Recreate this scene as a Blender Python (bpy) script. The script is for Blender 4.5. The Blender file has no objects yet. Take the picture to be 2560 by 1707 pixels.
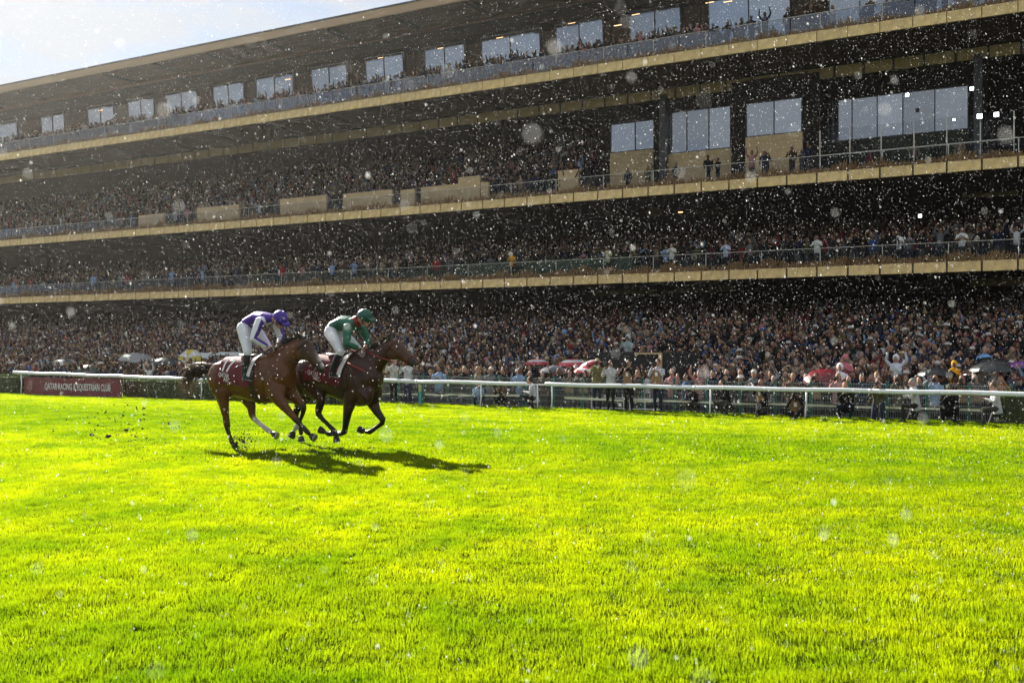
import bpy, bmesh, math, random
import numpy as np
from mathutils import Vector, Matrix
from mathutils.bvhtree import BVHTree
random.seed(7); rng = np.random.default_rng(7)
SC = bpy.context.scene
COL = SC.collection
R = math.radians

# ------------------------------------------------------------------ camera
CAM_H = 1.73
FPX = 2489.0                                   # focal length in pixels of a 2560 wide picture (35 mm lens)
cam_d = bpy.data.cameras.new('camera'); cam = bpy.data.objects.new('camera', cam_d); COL.objects.link(cam)
cam.location = (0, 0, CAM_H); cam.rotation_euler = (R(90), 0, 0)
cam_d.sensor_width = 36; cam_d.lens = 36 * FPX / 2560; cam_d.shift_y = 12.5 / 2560
cam_d.clip_start = 0.05; cam_d.clip_end = 3000
cam_d.dof.use_dof = True; cam_d.dof.focus_distance = 16.6; cam_d.dof.aperture_fstop = 4.0
SC.camera = cam

# ------------------------------------------------------------------ sun, sky, exposure
SUN_AZ = 31.0                                  # degrees left of the view axis, behind the stand
SUN_EL = 30.7
world = bpy.data.worlds.new('World'); SC.world = world; world.use_nodes = True
wn, wl = world.node_tree.nodes, world.node_tree.links
wn.clear()
w_out = wn.new('ShaderNodeOutputWorld'); w_bg = wn.new('ShaderNodeBackground'); w_sky = wn.new('ShaderNodeTexSky')
w_sky.sky_type = 'NISHITA'; w_sky.sun_disc = False
w_sky.sun_elevation = R(SUN_EL); w_sky.sun_rotation = R(-SUN_AZ)
w_sky.air_density = 0.8; w_sky.dust_density = 0.0; w_sky.ozone_density = 1.2
w_tc = wn.new('ShaderNodeTexCoord'); w_map = wn.new('ShaderNodeMapping'); w_map.inputs['Scale'].default_value = (2.4, 2.4, 6.5)
w_noise = wn.new('ShaderNodeTexNoise'); w_noise.inputs['Scale'].default_value = 1.7; w_noise.inputs['Detail'].default_value = 9; w_noise.inputs['Roughness'].default_value = 0.56
w_map.inputs['Location'].default_value = (0.62, 0.1, 0.35)
w_ramp = wn.new('ShaderNodeValToRGB'); w_ramp.color_ramp.elements[0].position = 0.20; w_ramp.color_ramp.elements[1].position = 0.52
w_mix = wn.new('ShaderNodeMixRGB'); w_mix.inputs['Color2'].default_value = (4.45, 4.7, 5.05, 1)
wl.new(w_tc.outputs['Generated'], w_map.inputs['Vector']); wl.new(w_map.outputs['Vector'], w_noise.inputs['Vector'])
wl.new(w_noise.outputs['Fac'], w_ramp.inputs['Fac']); wl.new(w_ramp.outputs['Color'], w_mix.inputs['Fac'])
wl.new(w_sky.outputs['Color'], w_mix.inputs['Color1']); wl.new(w_mix.outputs['Color'], w_bg.inputs['Color'])
w_bg.inputs['Strength'].default_value = 0.05
wl.new(w_bg.outputs['Background'], w_out.inputs['Surface'])
sun_d = bpy.data.lights.new('sun', 'SUN'); sun_d.energy = 5.0; sun_d.angle = R(0.55); sun_d.color = (1.0, 0.95, 0.86)
sun = bpy.data.objects.new('sun', sun_d); COL.objects.link(sun)
SUN_DIR = Vector((-math.sin(R(SUN_AZ)) * math.cos(R(SUN_EL)), math.cos(R(SUN_AZ)) * math.cos(R(SUN_EL)), math.sin(R(SUN_EL))))
sun.rotation_euler = SUN_DIR.to_track_quat('Z', 'Y').to_euler(); sun.location = SUN_DIR * 60
SC.view_settings.view_transform = 'Standard'; SC.view_settings.look = 'None'
SC.view_settings.exposure = 1.72; SC.view_settings.gamma = 1.0; SC.view_settings.use_curve_mapping = False
SC.render.engine = 'CYCLES'
SC.cycles.use_denoising = True
SC.cycles.max_bounces = 7; SC.cycles.diffuse_bounces = 3; SC.cycles.glossy_bounces = 3; SC.cycles.transmission_bounces = 5
SC.cycles.transparent_max_bounces = 12; SC.cycles.volume_bounces = 0
SC.cycles.caustics_reflective = False; SC.cycles.caustics_refractive = False
SC.cycles.sample_clamp_indirect = 6.0

# ------------------------------------------------------------------ frames
# the stand, the rails and the running horses share one direction: u along it (towards the camera on the right), v away from the camera
ANG = math.atan(FPX / 4470.0); CA, SA = math.cos(ANG), math.sin(ANG)
def W(u, v, z=0.0): return Vector((u * CA + v * SA, -u * SA + v * CA, z))
def UV(x, y): return x * CA - y * SA, x * SA + y * CA
def on_v(px, py, v):
    """point of the upright plane at depth v that the photograph shows at px, py -> (u, z)"""
    r = ((px - 1280) / FPX, 1.0, (866 - py) / FPX)
    k = v / (r[0] * SA + r[1] * CA)
    return k * (r[0] * CA - r[1] * SA), CAM_H + k * r[2]
G_FENCE = -0.47
G_APRON = -0.87                                # the spectators stand lower than the track
def apron_z(v): return G_APRON + 0.42 * min(1.0, max(0.0, (v - 33.2) / 5.4))
def ground_z(v):
    t = min(1.0, max(0.0, (v - 13.0) / 17.0)); return G_FENCE * t * t * (3 - 2 * t)

# ------------------------------------------------------------------ objects
def link(o, parent=None):
    COL.objects.link(o)
    if parent is not None: o.parent = parent
    return o
def tag(o, label, cat, group=None):
    o['label'] = label; o['category'] = cat
    if group: o['group'] = group
    return o
def kind(o, k, label=None):
    o['kind'] = k
    if label: o['label'] = label
    return o
def empty(name, loc=(0, 0, 0), rz=0.0, parent=None):
    o = bpy.data.objects.new(name, None); link(o, parent); o.location = loc; o.rotation_euler = (0, 0, rz); o.empty_display_size = 0.2
    return o
class MB:
    """collects pieces of one mesh: vertices, faces, a material slot per face, a colour per face"""
    def __init__(s): s.v = []; s.f = []; s.m = []; s.c = []
    def add(s, vs, fs, m=0, c=None):
        b = len(s.v); s.v += [tuple(p) for p in vs]
        s.f += [tuple(i + b for i in f) for f in fs]; s.m += [m] * len(fs); s.c += [c] * len(fs)
    def box(s, x0, y0, z0, x1, y1, z1, m=0, c=None):
        vs = [(x0,y0,z0),(x1,y0,z0),(x1,y1,z0),(x0,y1,z0),(x0,y0,z1),(x1,y0,z1),(x1,y1,z1),(x0,y1,z1)]
        s.add(vs, [(0,3,2,1),(4,5,6,7),(0,1,5,4),(1,2,6,5),(2,3,7,6),(3,0,4,7)], m, c)
    def quad(s, a, b, c_, d, m=0, c=None): s.add([a, b, c_, d], [(0,1,2,3)], m, c)
    def tube(s, pts, rad, n=8, m=0, side=(0, 1, 0), caps=True, c=None, mats=None):
        """loft of elliptical rings; rad entries r or (r_side, r_other); side is the axis that r_side follows"""
        P = [Vector(p) for p in pts]; K = len(P); vs = []; sd = Vector(side)
        for i, p in enumerate(P):
            t = (P[min(i + 1, K - 1)] - P[max(i - 1, 0)]).normalized()
            a = sd - t * sd.dot(t)
            if a.length < 1e-3: a = Vector((0.3, 0.2, 1)) - t * Vector((0.3, 0.2, 1)).dot(t)
            a.normalize(); b = t.cross(a)
            ra, rb = rad[i] if isinstance(rad[i], (tuple, list)) else (rad[i], rad[i])
            for k in range(n):
                q = 2 * math.pi * k / n
                vs.append(p + a * (math.cos(q) * ra) + b * (math.sin(q) * rb))
        base = len(s.v); s.v += [tuple(p) for p in vs]
        for i in range(K - 1):
            for k in range(n):
                k2 = (k + 1) % n
                s.f.append((base + i*n + k, base + i*n + k2, base + (i+1)*n + k2, base + (i+1)*n + k))
                s.m.append(mats(i, k) if mats else m); s.c.append(c[i] if isinstance(c, list) else c)
        if caps:
            s.f.append(tuple(base + k for k in reversed(range(n)))); s.m.append(m); s.c.append(c[0] if isinstance(c, list) else c)
            s.f.append(tuple(base + (K-1)*n + k for k in range(n))); s.m.append(m); s.c.append(c[-1] if isinstance(c, list) else c)
    def ball(s, o, r, n=10, k=6, m=0, c=None, rot=None):
        rx, ry, rz = r if isinstance(r, (tuple, list)) else (r, r, r)
        vs = [(0, 0, -rz)]
        for i in range(1, k):
            q = -math.pi/2 + math.pi * i / k
            for j in range(n):
                w = 2 * math.pi * j / n
                vs.append((rx * math.cos(q) * math.cos(w), ry * math.cos(q) * math.sin(w), rz * math.sin(q)))
        vs.append((0, 0, rz)); L = len(vs) - 1; fs = []
        for j in range(n): fs.append((0, 1 + (j+1) % n, 1 + j)); fs.append((L, L - n + j, L - n + (j+1) % n))
        for i in range(k - 2):
            for j in range(n):
                a, b = 1 + i*n + j, 1 + i*n + (j+1) % n; fs.append((a, b, b + n, a + n))
        O = Vector(o); vs = [(rot @ Vector(p) if rot else Vector(p)) + O for p in vs]
        s.add(vs, fs, m, c)
    def mesh(s, name, mats=(), smooth=False):
        me = bpy.data.meshes.new(name); me.from_pydata(s.v, [], s.f)
        for mt in mats: me.materials.append(mt)
        if mats: me.polygons.foreach_set('material_index', np.array(s.m, dtype=np.int32))
        if smooth: me.polygons.foreach_set('use_smooth', np.ones(len(s.f), dtype=bool))
        if any(x is not None for x in s.c):
            at = me.color_attributes.new('Col', 'FLOAT_COLOR', 'CORNER')
            cnt = np.array([len(f) for f in s.f]); cc = np.array([(*(x or (0.5,0.5,0.5)), 1.0) for x in s.c], dtype=np.float32)
            at.data.foreach_set('color', np.repeat(cc, cnt, axis=0).ravel())
        me.update(); return me
    def build(s, name, mats, parent=None, smooth=False):
        if not isinstance(mats, (list, tuple)): mats = [mats]
        return link(bpy.data.objects.new(name, s.mesh(name, mats, smooth)), parent)
def shared(name, me, parent=None, loc=(0, 0, 0), rz=0.0):
    o = bpy.data.objects.new(name, me); link(o, parent); o.location = loc; o.rotation_euler = (0, 0, rz); return o

def fuse(mb, name, mats, voxel=0.02, smooth=6, ratio=None, fac=0.5):
    """one continuous skin grown over the collected pieces; face materials and colours come from the nearest piece"""
    src = mb.mesh(name + '_src', mats)
    o = bpy.data.objects.new('fuse_tmp', src); COL.objects.link(o)
    m = o.modifiers.new('r', 'REMESH'); m.mode = 'VOXEL'; m.voxel_size = voxel; m.use_smooth_shade = True
    m2 = o.modifiers.new('s', 'SMOOTH'); m2.iterations = smooth; m2.factor = fac
    if ratio: m3 = o.modifiers.new('d', 'DECIMATE'); m3.ratio = ratio
    dg = bpy.context.evaluated_depsgraph_get(); ev = o.evaluated_get(dg)
    me = bpy.data.meshes.new_from_object(ev, depsgraph=dg); me.name = name
    bpy.data.objects.remove(o)
    bv = BVHTree.FromPolygons(mb.v, mb.f)
    me.materials.clear()
    for mt in mats: me.materials.append(mt)
    idx = np.zeros(len(me.polygons), dtype=np.int32); has_c = any(x is not None for x in mb.c)
    near = []
    for i, p in enumerate(me.polygons):
        hit = bv.find_nearest(p.center); k = hit[2] if hit[2] is not None else 0
        idx[i] = mb.m[k]; near.append(k)
    me.polygons.foreach_set('material_index', idx)
    me.polygons.foreach_set('use_smooth', np.ones(len(me.polygons), dtype=bool))
    if has_c:
        nv = len(me.vertices); acc = np.zeros((nv, 3)); cnt = np.zeros(nv)
        for p, k in zip(me.polygons, near):
            cc = mb.c[k] or (0.5, 0.5, 0.5)
            for vi in p.vertices: acc[vi] += cc; cnt[vi] += 1
        vc = acc / np.maximum(cnt, 1)[:, None]
        ed = np.array([e.vertices[:] for e in me.edges])
        for _ in range(7):
            s2 = vc.copy(); n2 = np.ones(nv)
            np.add.at(s2, ed[:, 0], vc[ed[:, 1]]); np.add.at(s2, ed[:, 1], vc[ed[:, 0]])
            np.add.at(n2, ed[:, 0], 1); np.add.at(n2, ed[:, 1], 1); vc = s2 / n2[:, None]
        at = me.color_attributes.new('Col', 'FLOAT_COLOR', 'POINT')
        at.data.foreach_set('color', np.concatenate([vc, np.ones((nv, 1))], axis=1).astype(np.float32).ravel())
    bpy.data.meshes.remove(src); me.update(); return me

# ------------------------------------------------------------------ materials
def mat(name, col=(0.5, 0.5, 0.5), rough=0.6, metal=0.0, var=0.0, scale=8.0, bump=0.0, bscale=60.0, spec=0.4, col2=None, src=None, attr=None, rand=0.0, stretch=None):
    m = bpy.data.materials.new(name); m.use_nodes = True
    n, l = m.node_tree.nodes, m.node_tree.links; b = n['Principled BSDF']
    b.inputs['Base Color'].default_value = (*col, 1); b.inputs['Roughness'].default_value = rough
    b.inputs['Metallic'].default_value = metal; b.inputs['Specular IOR Level'].default_value = spec
    cs = None
    if attr: a = n.new('ShaderNodeAttribute'); a.attribute_name = attr; cs = a.outputs['Color']
    if src == 'object': a = n.new('ShaderNodeObjectInfo'); cs = a.outputs['Color']
    if var or bump or col2:
        tc = n.new('ShaderNodeTexCoord'); vec = tc.outputs['Object']
        if stretch:
            mp = n.new('ShaderNodeMapping'); mp.inputs['Scale'].default_value = stretch; l.new(vec, mp.inputs['Vector']); vec = mp.outputs['Vector']
    if var or col2:
        t = n.new('ShaderNodeTexNoise'); t.inputs['Scale'].default_value = scale; t.inputs['Detail'].default_value = 6; l.new(vec, t.inputs['Vector'])
        rp = n.new('ShaderNodeValToRGB'); rp.color_ramp.elements[0].position = 0.32; rp.color_ramp.elements[1].position = 0.68
        if col2:
            rp.color_ramp.elements[0].color = (*col, 1); rp.color_ramp.elements[1].color = (*col2, 1); cs0 = rp.outputs['Color']
            l.new(t.outputs['Fac'], rp.inputs['Fac']); cs = cs0
        else:
            g0, g1 = 1 - var, 1 + var * 0.6
            rp.color_ramp.elements[0].color = (g0, g0, g0, 1); rp.color_ramp.elements[1].color = (g1, g1, g1, 1)
            l.new(t.outputs['Fac'], rp.inputs['Fac'])
            mx = n.new('ShaderNodeMixRGB'); mx.blend_type = 'MULTIPLY'; mx.inputs['Fac'].default_value = 1
            if cs is not None: l.new(cs, mx.inputs['Color1'])
            else: mx.inputs['Color1'].default_value = (*col, 1)
            l.new(rp.outputs['Color'], mx.inputs['Color2']); cs = mx.outputs['Color']
    if rand:
        oi = n.new('ShaderNodeObjectInfo'); mr = n.new('ShaderNodeMapRange'); mr.inputs['To Min'].default_value = 1 - rand; mr.inputs['To Max'].default_value = 1 + rand
        l.new(oi.outputs['Random'], mr.inputs['Value']); mx = n.new('ShaderNodeMixRGB'); mx.blend_type = 'MULTIPLY'; mx.inputs['Fac'].default_value = 1
        if cs is not None: l.new(cs, mx.inputs['Color1'])
        else: mx.inputs['Color1'].default_value = (*col, 1)
        l.new(mr.outputs['Result'], mx.inputs['Color2']); cs = mx.outputs['Color']
    if cs is not None: l.new(cs, b.inputs['Base Color'])
    if bump:
        t2 = n.new('ShaderNodeTexNoise'); t2.inputs['Scale'].default_value = bscale; t2.inputs['Detail'].default_value = 5; l.new(vec, t2.inputs['Vector'])
        bp = n.new('ShaderNodeBump'); bp.inputs['Strength'].default_value = bump; bp.inputs['Distance'].default_value = 0.02
        l.new(t2.outputs['Fac'], bp.inputs['Height']); l.new(bp.outputs['Normal'], b.inputs['Normal'])
    return m
def ramp_mat(name, cols, rough=0.6, off=0.0):
    """one of several own colours for each object, picked by the object's random number"""
    m = bpy.data.materials.new(name); m.use_nodes = True; n, l = m.node_tree.nodes, m.node_tree.links; b = n['Principled BSDF']
    oi = n.new('ShaderNodeObjectInfo'); ad = n.new('ShaderNodeMath'); ad.operation = 'MULTIPLY_ADD'; ad.inputs[1].default_value = 7.3; ad.inputs[2].default_value = off
    fr = n.new('ShaderNodeMath'); fr.operation = 'FRACT'; rp = n.new('ShaderNodeValToRGB'); rp.color_ramp.interpolation = 'CONSTANT'
    while len(rp.color_ramp.elements) < len(cols): rp.color_ramp.elements.new(0.5)
    for i, c in enumerate(cols): rp.color_ramp.elements[i].position = i / len(cols); rp.color_ramp.elements[i].color = (*c, 1)
    l.new(oi.outputs['Random'], ad.inputs[0]); l.new(ad.outputs[0], fr.inputs[0]); l.new(fr.outputs[0], rp.inputs['Fac']); l.new(rp.outputs['Color'], b.inputs['Base Color'])
    b.inputs['Roughness'].default_value = rough; b.inputs['Specular IOR Level'].default_value = 0.12
    return m
def glass_mat(name, tint, gloss, refl=0.22, rough=0.03, body=None, ior=1.5, vary=0.0):
    m = bpy.data.materials.new(name); m.use_nodes = True; n, l = m.node_tree.nodes, m.node_tree.links
    n.remove(n['Principled BSDF']); out = n['Material Output']
    if body is None: t = n.new('ShaderNodeBsdfTransparent'); t.inputs['Color'].default_value = (*tint, 1)
    else: t = n.new('ShaderNodeBsdfDiffuse'); t.inputs['Color'].default_value = (*body, 1)
    g = n.new('ShaderNodeBsdfGlossy'); g.inputs['Color'].default_value = (*gloss, 1); g.inputs['Roughness'].default_value = rough
    if vary:
        oi = n.new('ShaderNodeObjectInfo'); ge = n.new('ShaderNodeTexCoord'); nz = n.new('ShaderNodeTexNoise'); nz.inputs['Scale'].default_value = 0.7; nz.inputs['Detail'].default_value = 4
        l.new(ge.outputs['Object'], nz.inputs['Vector']); sm = n.new('ShaderNodeMath'); sm.operation = 'ADD'; l.new(oi.outputs['Random'], sm.inputs[0]); l.new(nz.outputs['Fac'], sm.inputs[1])
        mr = n.new('ShaderNodeMapRange'); mr.inputs['From Min'].default_value = 0.2; mr.inputs['From Max'].default_value = 1.8; mr.inputs['To Min'].default_value = 1 - vary; mr.inputs['To Max'].default_value = 1 + vary * .5; l.new(sm.outputs[0], mr.inputs['Value'])
        mc = n.new('ShaderNodeMixRGB'); mc.blend_type = 'MULTIPLY'; mc.inputs['Fac'].default_value = 1; mc.inputs['Color1'].default_value = (*gloss, 1); l.new(mr.outputs['Result'], mc.inputs['Color2']); l.new(mc.outputs['Color'], g.inputs['Color'])
    lw = n.new('ShaderNodeFresnel'); lw.inputs['IOR'].default_value = ior
    ad = n.new('ShaderNodeMath'); ad.operation = 'ADD'; ad.inputs[1].default_value = refl; ad.use_clamp = True
    mx = n.new('ShaderNodeMixShader'); l.new(lw.outputs['Fac'], ad.inputs[0]); l.new(ad.outputs[0], mx.inputs['Fac'])
    l.new(t.outputs[0], mx.inputs[1]); l.new(g.outputs[0], mx.inputs[2]); l.new(mx.outputs[0], out.inputs['Surface'])
    return m
def leaf_mat(name, c0, c1, trans, scale=0.35, rough=0.55, mixf=0.5, gloss=0.03, bands=False):
    """blades and leaves: diffuse and let-through light, colour drifting over the field"""
    m = bpy.data.materials.new(name); m.use_nodes = True; n, l = m.node_tree.nodes, m.node_tree.links
    n.remove(n['Principled BSDF']); out = n['Material Output']
    ge = n.new('ShaderNodeNewGeometry'); t = n.new('ShaderNodeTexNoise'); t.inputs['Scale'].default_value = scale; t.inputs['Detail'].default_value = 7; t.inputs['Roughness'].default_value = 0.62
    l.new(ge.outputs['Position'], t.inputs['Vector'])
    rp = n.new('ShaderNodeValToRGB'); rp.color_ramp.elements[0].position = 0.36; rp.color_ramp.elements[1].position = 0.66
    rp.color_ramp.elements[0].color = (*c0, 1); rp.color_ramp.elements[1].color = (*c1, 1); l.new(t.outputs['Fac'], rp.inputs['Fac'])
    base = rp.outputs['Color']
    if bands:                                  # wavering bands along the track, painting vignette-like darkening near the camera into the grass
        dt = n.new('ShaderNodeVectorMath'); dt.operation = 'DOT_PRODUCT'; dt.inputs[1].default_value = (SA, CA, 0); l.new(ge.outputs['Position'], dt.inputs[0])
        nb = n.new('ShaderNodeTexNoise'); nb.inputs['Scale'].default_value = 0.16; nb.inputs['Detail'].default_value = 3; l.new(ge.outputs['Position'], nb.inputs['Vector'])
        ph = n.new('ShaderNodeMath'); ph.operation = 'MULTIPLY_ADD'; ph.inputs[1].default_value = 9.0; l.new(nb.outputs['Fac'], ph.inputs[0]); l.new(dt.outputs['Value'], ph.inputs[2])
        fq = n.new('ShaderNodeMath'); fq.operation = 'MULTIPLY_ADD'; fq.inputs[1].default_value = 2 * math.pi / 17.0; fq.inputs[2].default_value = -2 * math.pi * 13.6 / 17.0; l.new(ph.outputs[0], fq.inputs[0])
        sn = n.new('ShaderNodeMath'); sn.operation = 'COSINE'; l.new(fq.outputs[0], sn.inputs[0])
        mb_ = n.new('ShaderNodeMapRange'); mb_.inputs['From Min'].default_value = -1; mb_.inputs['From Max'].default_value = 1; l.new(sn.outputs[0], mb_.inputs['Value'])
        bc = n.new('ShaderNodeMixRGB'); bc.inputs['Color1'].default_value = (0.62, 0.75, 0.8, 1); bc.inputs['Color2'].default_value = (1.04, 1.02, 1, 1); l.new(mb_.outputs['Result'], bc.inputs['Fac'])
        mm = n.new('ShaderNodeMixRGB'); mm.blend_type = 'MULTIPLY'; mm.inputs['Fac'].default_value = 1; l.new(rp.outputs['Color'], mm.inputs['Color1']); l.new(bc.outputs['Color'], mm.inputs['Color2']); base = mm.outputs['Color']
    hs = n.new('ShaderNodeMixRGB'); hs.blend_type = 'MULTIPLY'; hs.inputs['Fac'].default_value = 1; hs.inputs['Color2'].default_value = (*trans, 1)
    l.new(base, hs.inputs['Color1'])
    d = n.new('ShaderNodeBsdfDiffuse'); tr = n.new('ShaderNodeBsdfTranslucent'); l.new(base, d.inputs['Color']); l.new(hs.outputs['Color'], tr.inputs['Color'])
    mx = n.new('ShaderNodeMixShader'); mx.inputs['Fac'].default_value = mixf; l.new(d.outputs[0], mx.inputs[1]); l.new(tr.outputs[0], mx.inputs[2])
    g = n.new('ShaderNodeBsdfGlossy'); g.inputs['Roughness'].default_value = 0.3; g.inputs['Color'].default_value = (0.9, 0.95, 0.9, 1)
    m2 = n.new('ShaderNodeMixShader'); m2.inputs['Fac'].default_value = gloss; l.new(mx.outputs[0], m2.inputs[1]); l.new(g.outputs[0], m2.inputs[2])
    l.new(m2.outputs[0], out.inputs['Surface'])
    return m
def lamp_mat(name, col, strength):
    m = bpy.data.materials.new(name); m.use_nodes = True; b = m.node_tree.nodes['Principled BSDF']
    b.inputs['Base Color'].default_value = (*col, 1); b.inputs['Emission Color'].default_value = (*col, 1); b.inputs['Emission Strength'].default_value = strength
    return m
# ================================================================== turf
M_SOIL = mat('turf_soil', (0.028, 0.045, 0.004), 1.0, var=0.35, scale=3, spec=0.0)
def gz(v): return ground_z(v) if v < 32.15 else G_APRON - 0.05
def turf_sheet():
    us = [-900, -300, -120, -90, -70] + list(np.arange(-60, 31, 3.0)) + [45, 90, 300, 900]
    vs = [-300, -60, -10] + list(np.arange(-2, 32.1, 1.0)) + [32.149, 32.151, 60, 120, 400, 1500]
    vv = [tuple(W(u, v, gz(v))) for v in vs for u in us]; n = len(us)
    ff = [(j*n+i, j*n+i+1, (j+1)*n+i+1, (j+1)*n+i) for j in range(len(vs)-1) for i in range(n-1)]
    mb = MB(); mb.add(vv, ff); o = mb.build('ground', M_SOIL, smooth=True); kind(o, 'structure', 'racecourse turf running from the camera to the rail'); return o
turf_sheet()

from mathutils import noise
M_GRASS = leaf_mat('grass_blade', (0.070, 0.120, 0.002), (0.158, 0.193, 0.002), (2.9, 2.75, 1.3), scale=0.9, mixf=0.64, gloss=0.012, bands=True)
def grass_patch(name, n, h0, h1, w, seed, size=1.0):
    g = np.random.default_rng(seed)
    x, y = g.uniform(-size/2, size/2, n), g.uniform(-size/2, size/2, n); h = g.uniform(h0, h1, n) * (0.75 + 0.5 * g.random(n))
    for _ in range(7):
        cx, cy, rr = g.uniform(-.45, .45), g.uniform(-.45, .45), g.uniform(.02, .09); dd = np.hypot((x - cx) * .55, y - cy); h *= np.where(dd < rr, .45 + .5 * dd / rr, 1.0)
    az = g.uniform(0, 2*np.pi, n); lean = g.uniform(0.05, 0.55, n) * h; wd = w * g.uniform(0.7, 1.35, n)
    cl = np.array([noise.noise(Vector((float(a) * 7, float(b) * 7, seed * 3.7))) for a, b in zip(x, y)]); c2 = np.array([noise.noise(Vector((float(a) * 3, float(b) * 3, seed * 1.3 + 40))) for a, b in zip(x, y)])
    h *= np.clip(1.0 + .75 * cl, .45, 1.6); la = 6.0 * c2 + g.normal(0, .9, n)
    dx, dy = np.cos(az) * wd / 2, np.sin(az) * wd / 2; lx, ly = np.cos(la) * lean, np.sin(la) * lean
    V = np.zeros((n, 5, 3))
    V[:, 0] = np.stack([x - dx, y - dy, np.full(n, -0.01)], 1); V[:, 1] = np.stack([x + dx, y + dy, np.full(n, -0.01)], 1)
    V[:, 2] = np.stack([x + lx*.35 + dx*.8, y + ly*.35 + dy*.8, h*.58], 1); V[:, 3] = np.stack([x + lx*.35 - dx*.8, y + ly*.35 - dy*.8, h*.58], 1)
    V[:, 4] = np.stack([x + lx, y + ly, h], 1)
    me = bpy.data.meshes.new(name); b = np.arange(n) * 5
    F = [tuple(int(q) for q in r) for r in np.stack([b, b+1, b+2, b+3], 1)] + [tuple(int(q) for q in r) for r in np.stack([b+3, b+2, b+4], 1)]
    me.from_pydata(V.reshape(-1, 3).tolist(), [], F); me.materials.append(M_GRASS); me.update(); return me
patch_col = bpy.data.collections.new('grass_patches')
PATCHES = [grass_patch('grass_patch_%d' % i, 7600, 0.024, 0.050, 0.0036, 100 + i) for i in range(4)]
PATCHES += [grass_patch('grass_patch_far_%d' % i, 2600, 0.028, 0.048, 0.009, 120 + i) for i in range(3)]
for i, me in enumerate(PATCHES):
    o = bpy.data.objects.new('patch_%02d' % i, me); patch_col.objects.link(o)
def grass_field():
    pts, rot, scl, idx = [], [], [], []
    g = np.random.default_rng(5)
    for i in range(-34, 26):
        for j in range(3, 60):
            X, Y = i * 0.94, j * 0.94
            if abs(X) > 0.62 * Y + 3.0: continue
            u, v = UV(X, Y)
            if v > 31.6: continue
            X += g.uniform(-.025, .025); Y += g.uniform(-.025, .025)
            nz = noise.noise(Vector((X * .45, Y * .45, 3.1))) + .6 * noise.noise(Vector((X * 1.3, Y * 1.3, 9.7)))
            near = Y < 15
            pts.append((X, Y, ground_z(v))); rot.append(float(g.integers(0, 4)) * math.pi / 2 + g.uniform(-.04, .04)); idx.append(int(g.integers(0, 4)) if near else 4 + int(g.integers(0, 3)))
            s = (0.95 + 0.28 * nz) * (1.0 if v < 29.5 else 1.25); scl.append(max(0.55, s))
    me = bpy.data.meshes.new('grass'); me.from_pydata(pts, [], [])
    a = me.attributes.new('rotz', 'FLOAT', 'POINT'); a.data.foreach_set('value', np.array(rot, dtype=np.float32))
    a = me.attributes.new('hz', 'FLOAT', 'POINT'); a.data.foreach_set('value', np.array(scl, dtype=np.float32))
    a = me.attributes.new('pick', 'INT', 'POINT'); a.data.foreach_set('value', np.array(idx, dtype=np.int32))
    o = bpy.data.objects.new('grass', me); link(o)
    ng = bpy.data.node_groups.new('grass_scatter', 'GeometryNodeTree')
    ng.interface.new_socket('Geometry', in_out='INPUT', socket_type='NodeSocketGeometry'); ng.interface.new_socket('Geometry', in_out='OUTPUT', socket_type='NodeSocketGeometry')
    N, L = ng.nodes, ng.links
    gi, go = N.new('NodeGroupInput'), N.new('NodeGroupOutput')
    ci = N.new('GeometryNodeCollectionInfo'); ci.inputs['Collection'].default_value = patch_col; ci.inputs['Separate Children'].default_value = True; ci.inputs['Reset Children'].default_value = True
    ip = N.new('GeometryNodeInstanceOnPoints'); ip.inputs['Pick Instance'].default_value = True
    def attr(nm, ty):
        q = N.new('GeometryNodeInputNamedAttribute'); q.data_type = ty; q.inputs['Name'].default_value = nm; return q.outputs['Attribute']
    cx = N.new('ShaderNodeCombineXYZ'); L.new(attr('rotz', 'FLOAT'), cx.inputs['Z'])
    sc = N.new('ShaderNodeCombineXYZ'); sc.inputs['X'].default_value = 1.06; sc.inputs['Y'].default_value = 1.06; L.new(attr('hz', 'FLOAT'), sc.inputs['Z'])
    L.new(gi.outputs[0], ip.inputs['Points']); L.new(ci.outputs[0], ip.inputs['Instance']); L.new(attr('pick', 'INT'), ip.inputs['Instance Index'])
    L.new(cx.outputs[0], ip.inputs['Rotation']); L.new(sc.outputs[0], ip.inputs['Scale']); L.new(ip.outputs[0], go.inputs[0])
    md = o.modifiers.new('scatter', 'NODES'); md.node_group = ng
    o['kind'] = 'stuff'; tag(o, 'short bright green turf grass covering the track', 'grass')
    return o
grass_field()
# ================================================================== grandstand
V0, U0 = 52.8, -45.0                            # facade plane and the middle of the stand
UL, UR = -112.0, 14.0
STAND = empty('grandstand', W(U0, V0, G_FENCE), -ANG)
tag(STAND, 'long four storey grandstand with golden balcony edges and packed terraces', 'grandstand')
def L(u, v, z): return (u - U0, v - V0, z - G_FENCE)
def sbox(mb, u0, v0, z0, u1, v1, z1, m=0):
    a, b = L(u0, v0, z0), L(u1, v1, z1); mb.box(*a, *b, m)
M_GOLD = mat('golden_fascia', (0.78, 0.55, 0.23), 0.5, metal=0.0, var=0.28, scale=2.2, rand=0.07, bump=0.05, bscale=9)
M_BEAM = mat('bronze_beam', (0.40, 0.27, 0.11), 0.5, metal=0.0, var=0.15, scale=1.5, rand=0.1)
M_ROOFEDGE = mat('roof_edge', (0.42, 0.28, 0.15), 0.5, metal=0.0, var=0.12, scale=1.0, stretch=(0.3, 1, 1))
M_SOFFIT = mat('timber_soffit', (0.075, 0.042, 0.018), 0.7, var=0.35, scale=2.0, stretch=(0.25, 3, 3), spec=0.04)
M_SOFFIT2 = mat('green_grey_soffit', (0.024, 0.026, 0.019), 0.75, var=0.3, scale=1.2, spec=0.04)
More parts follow.
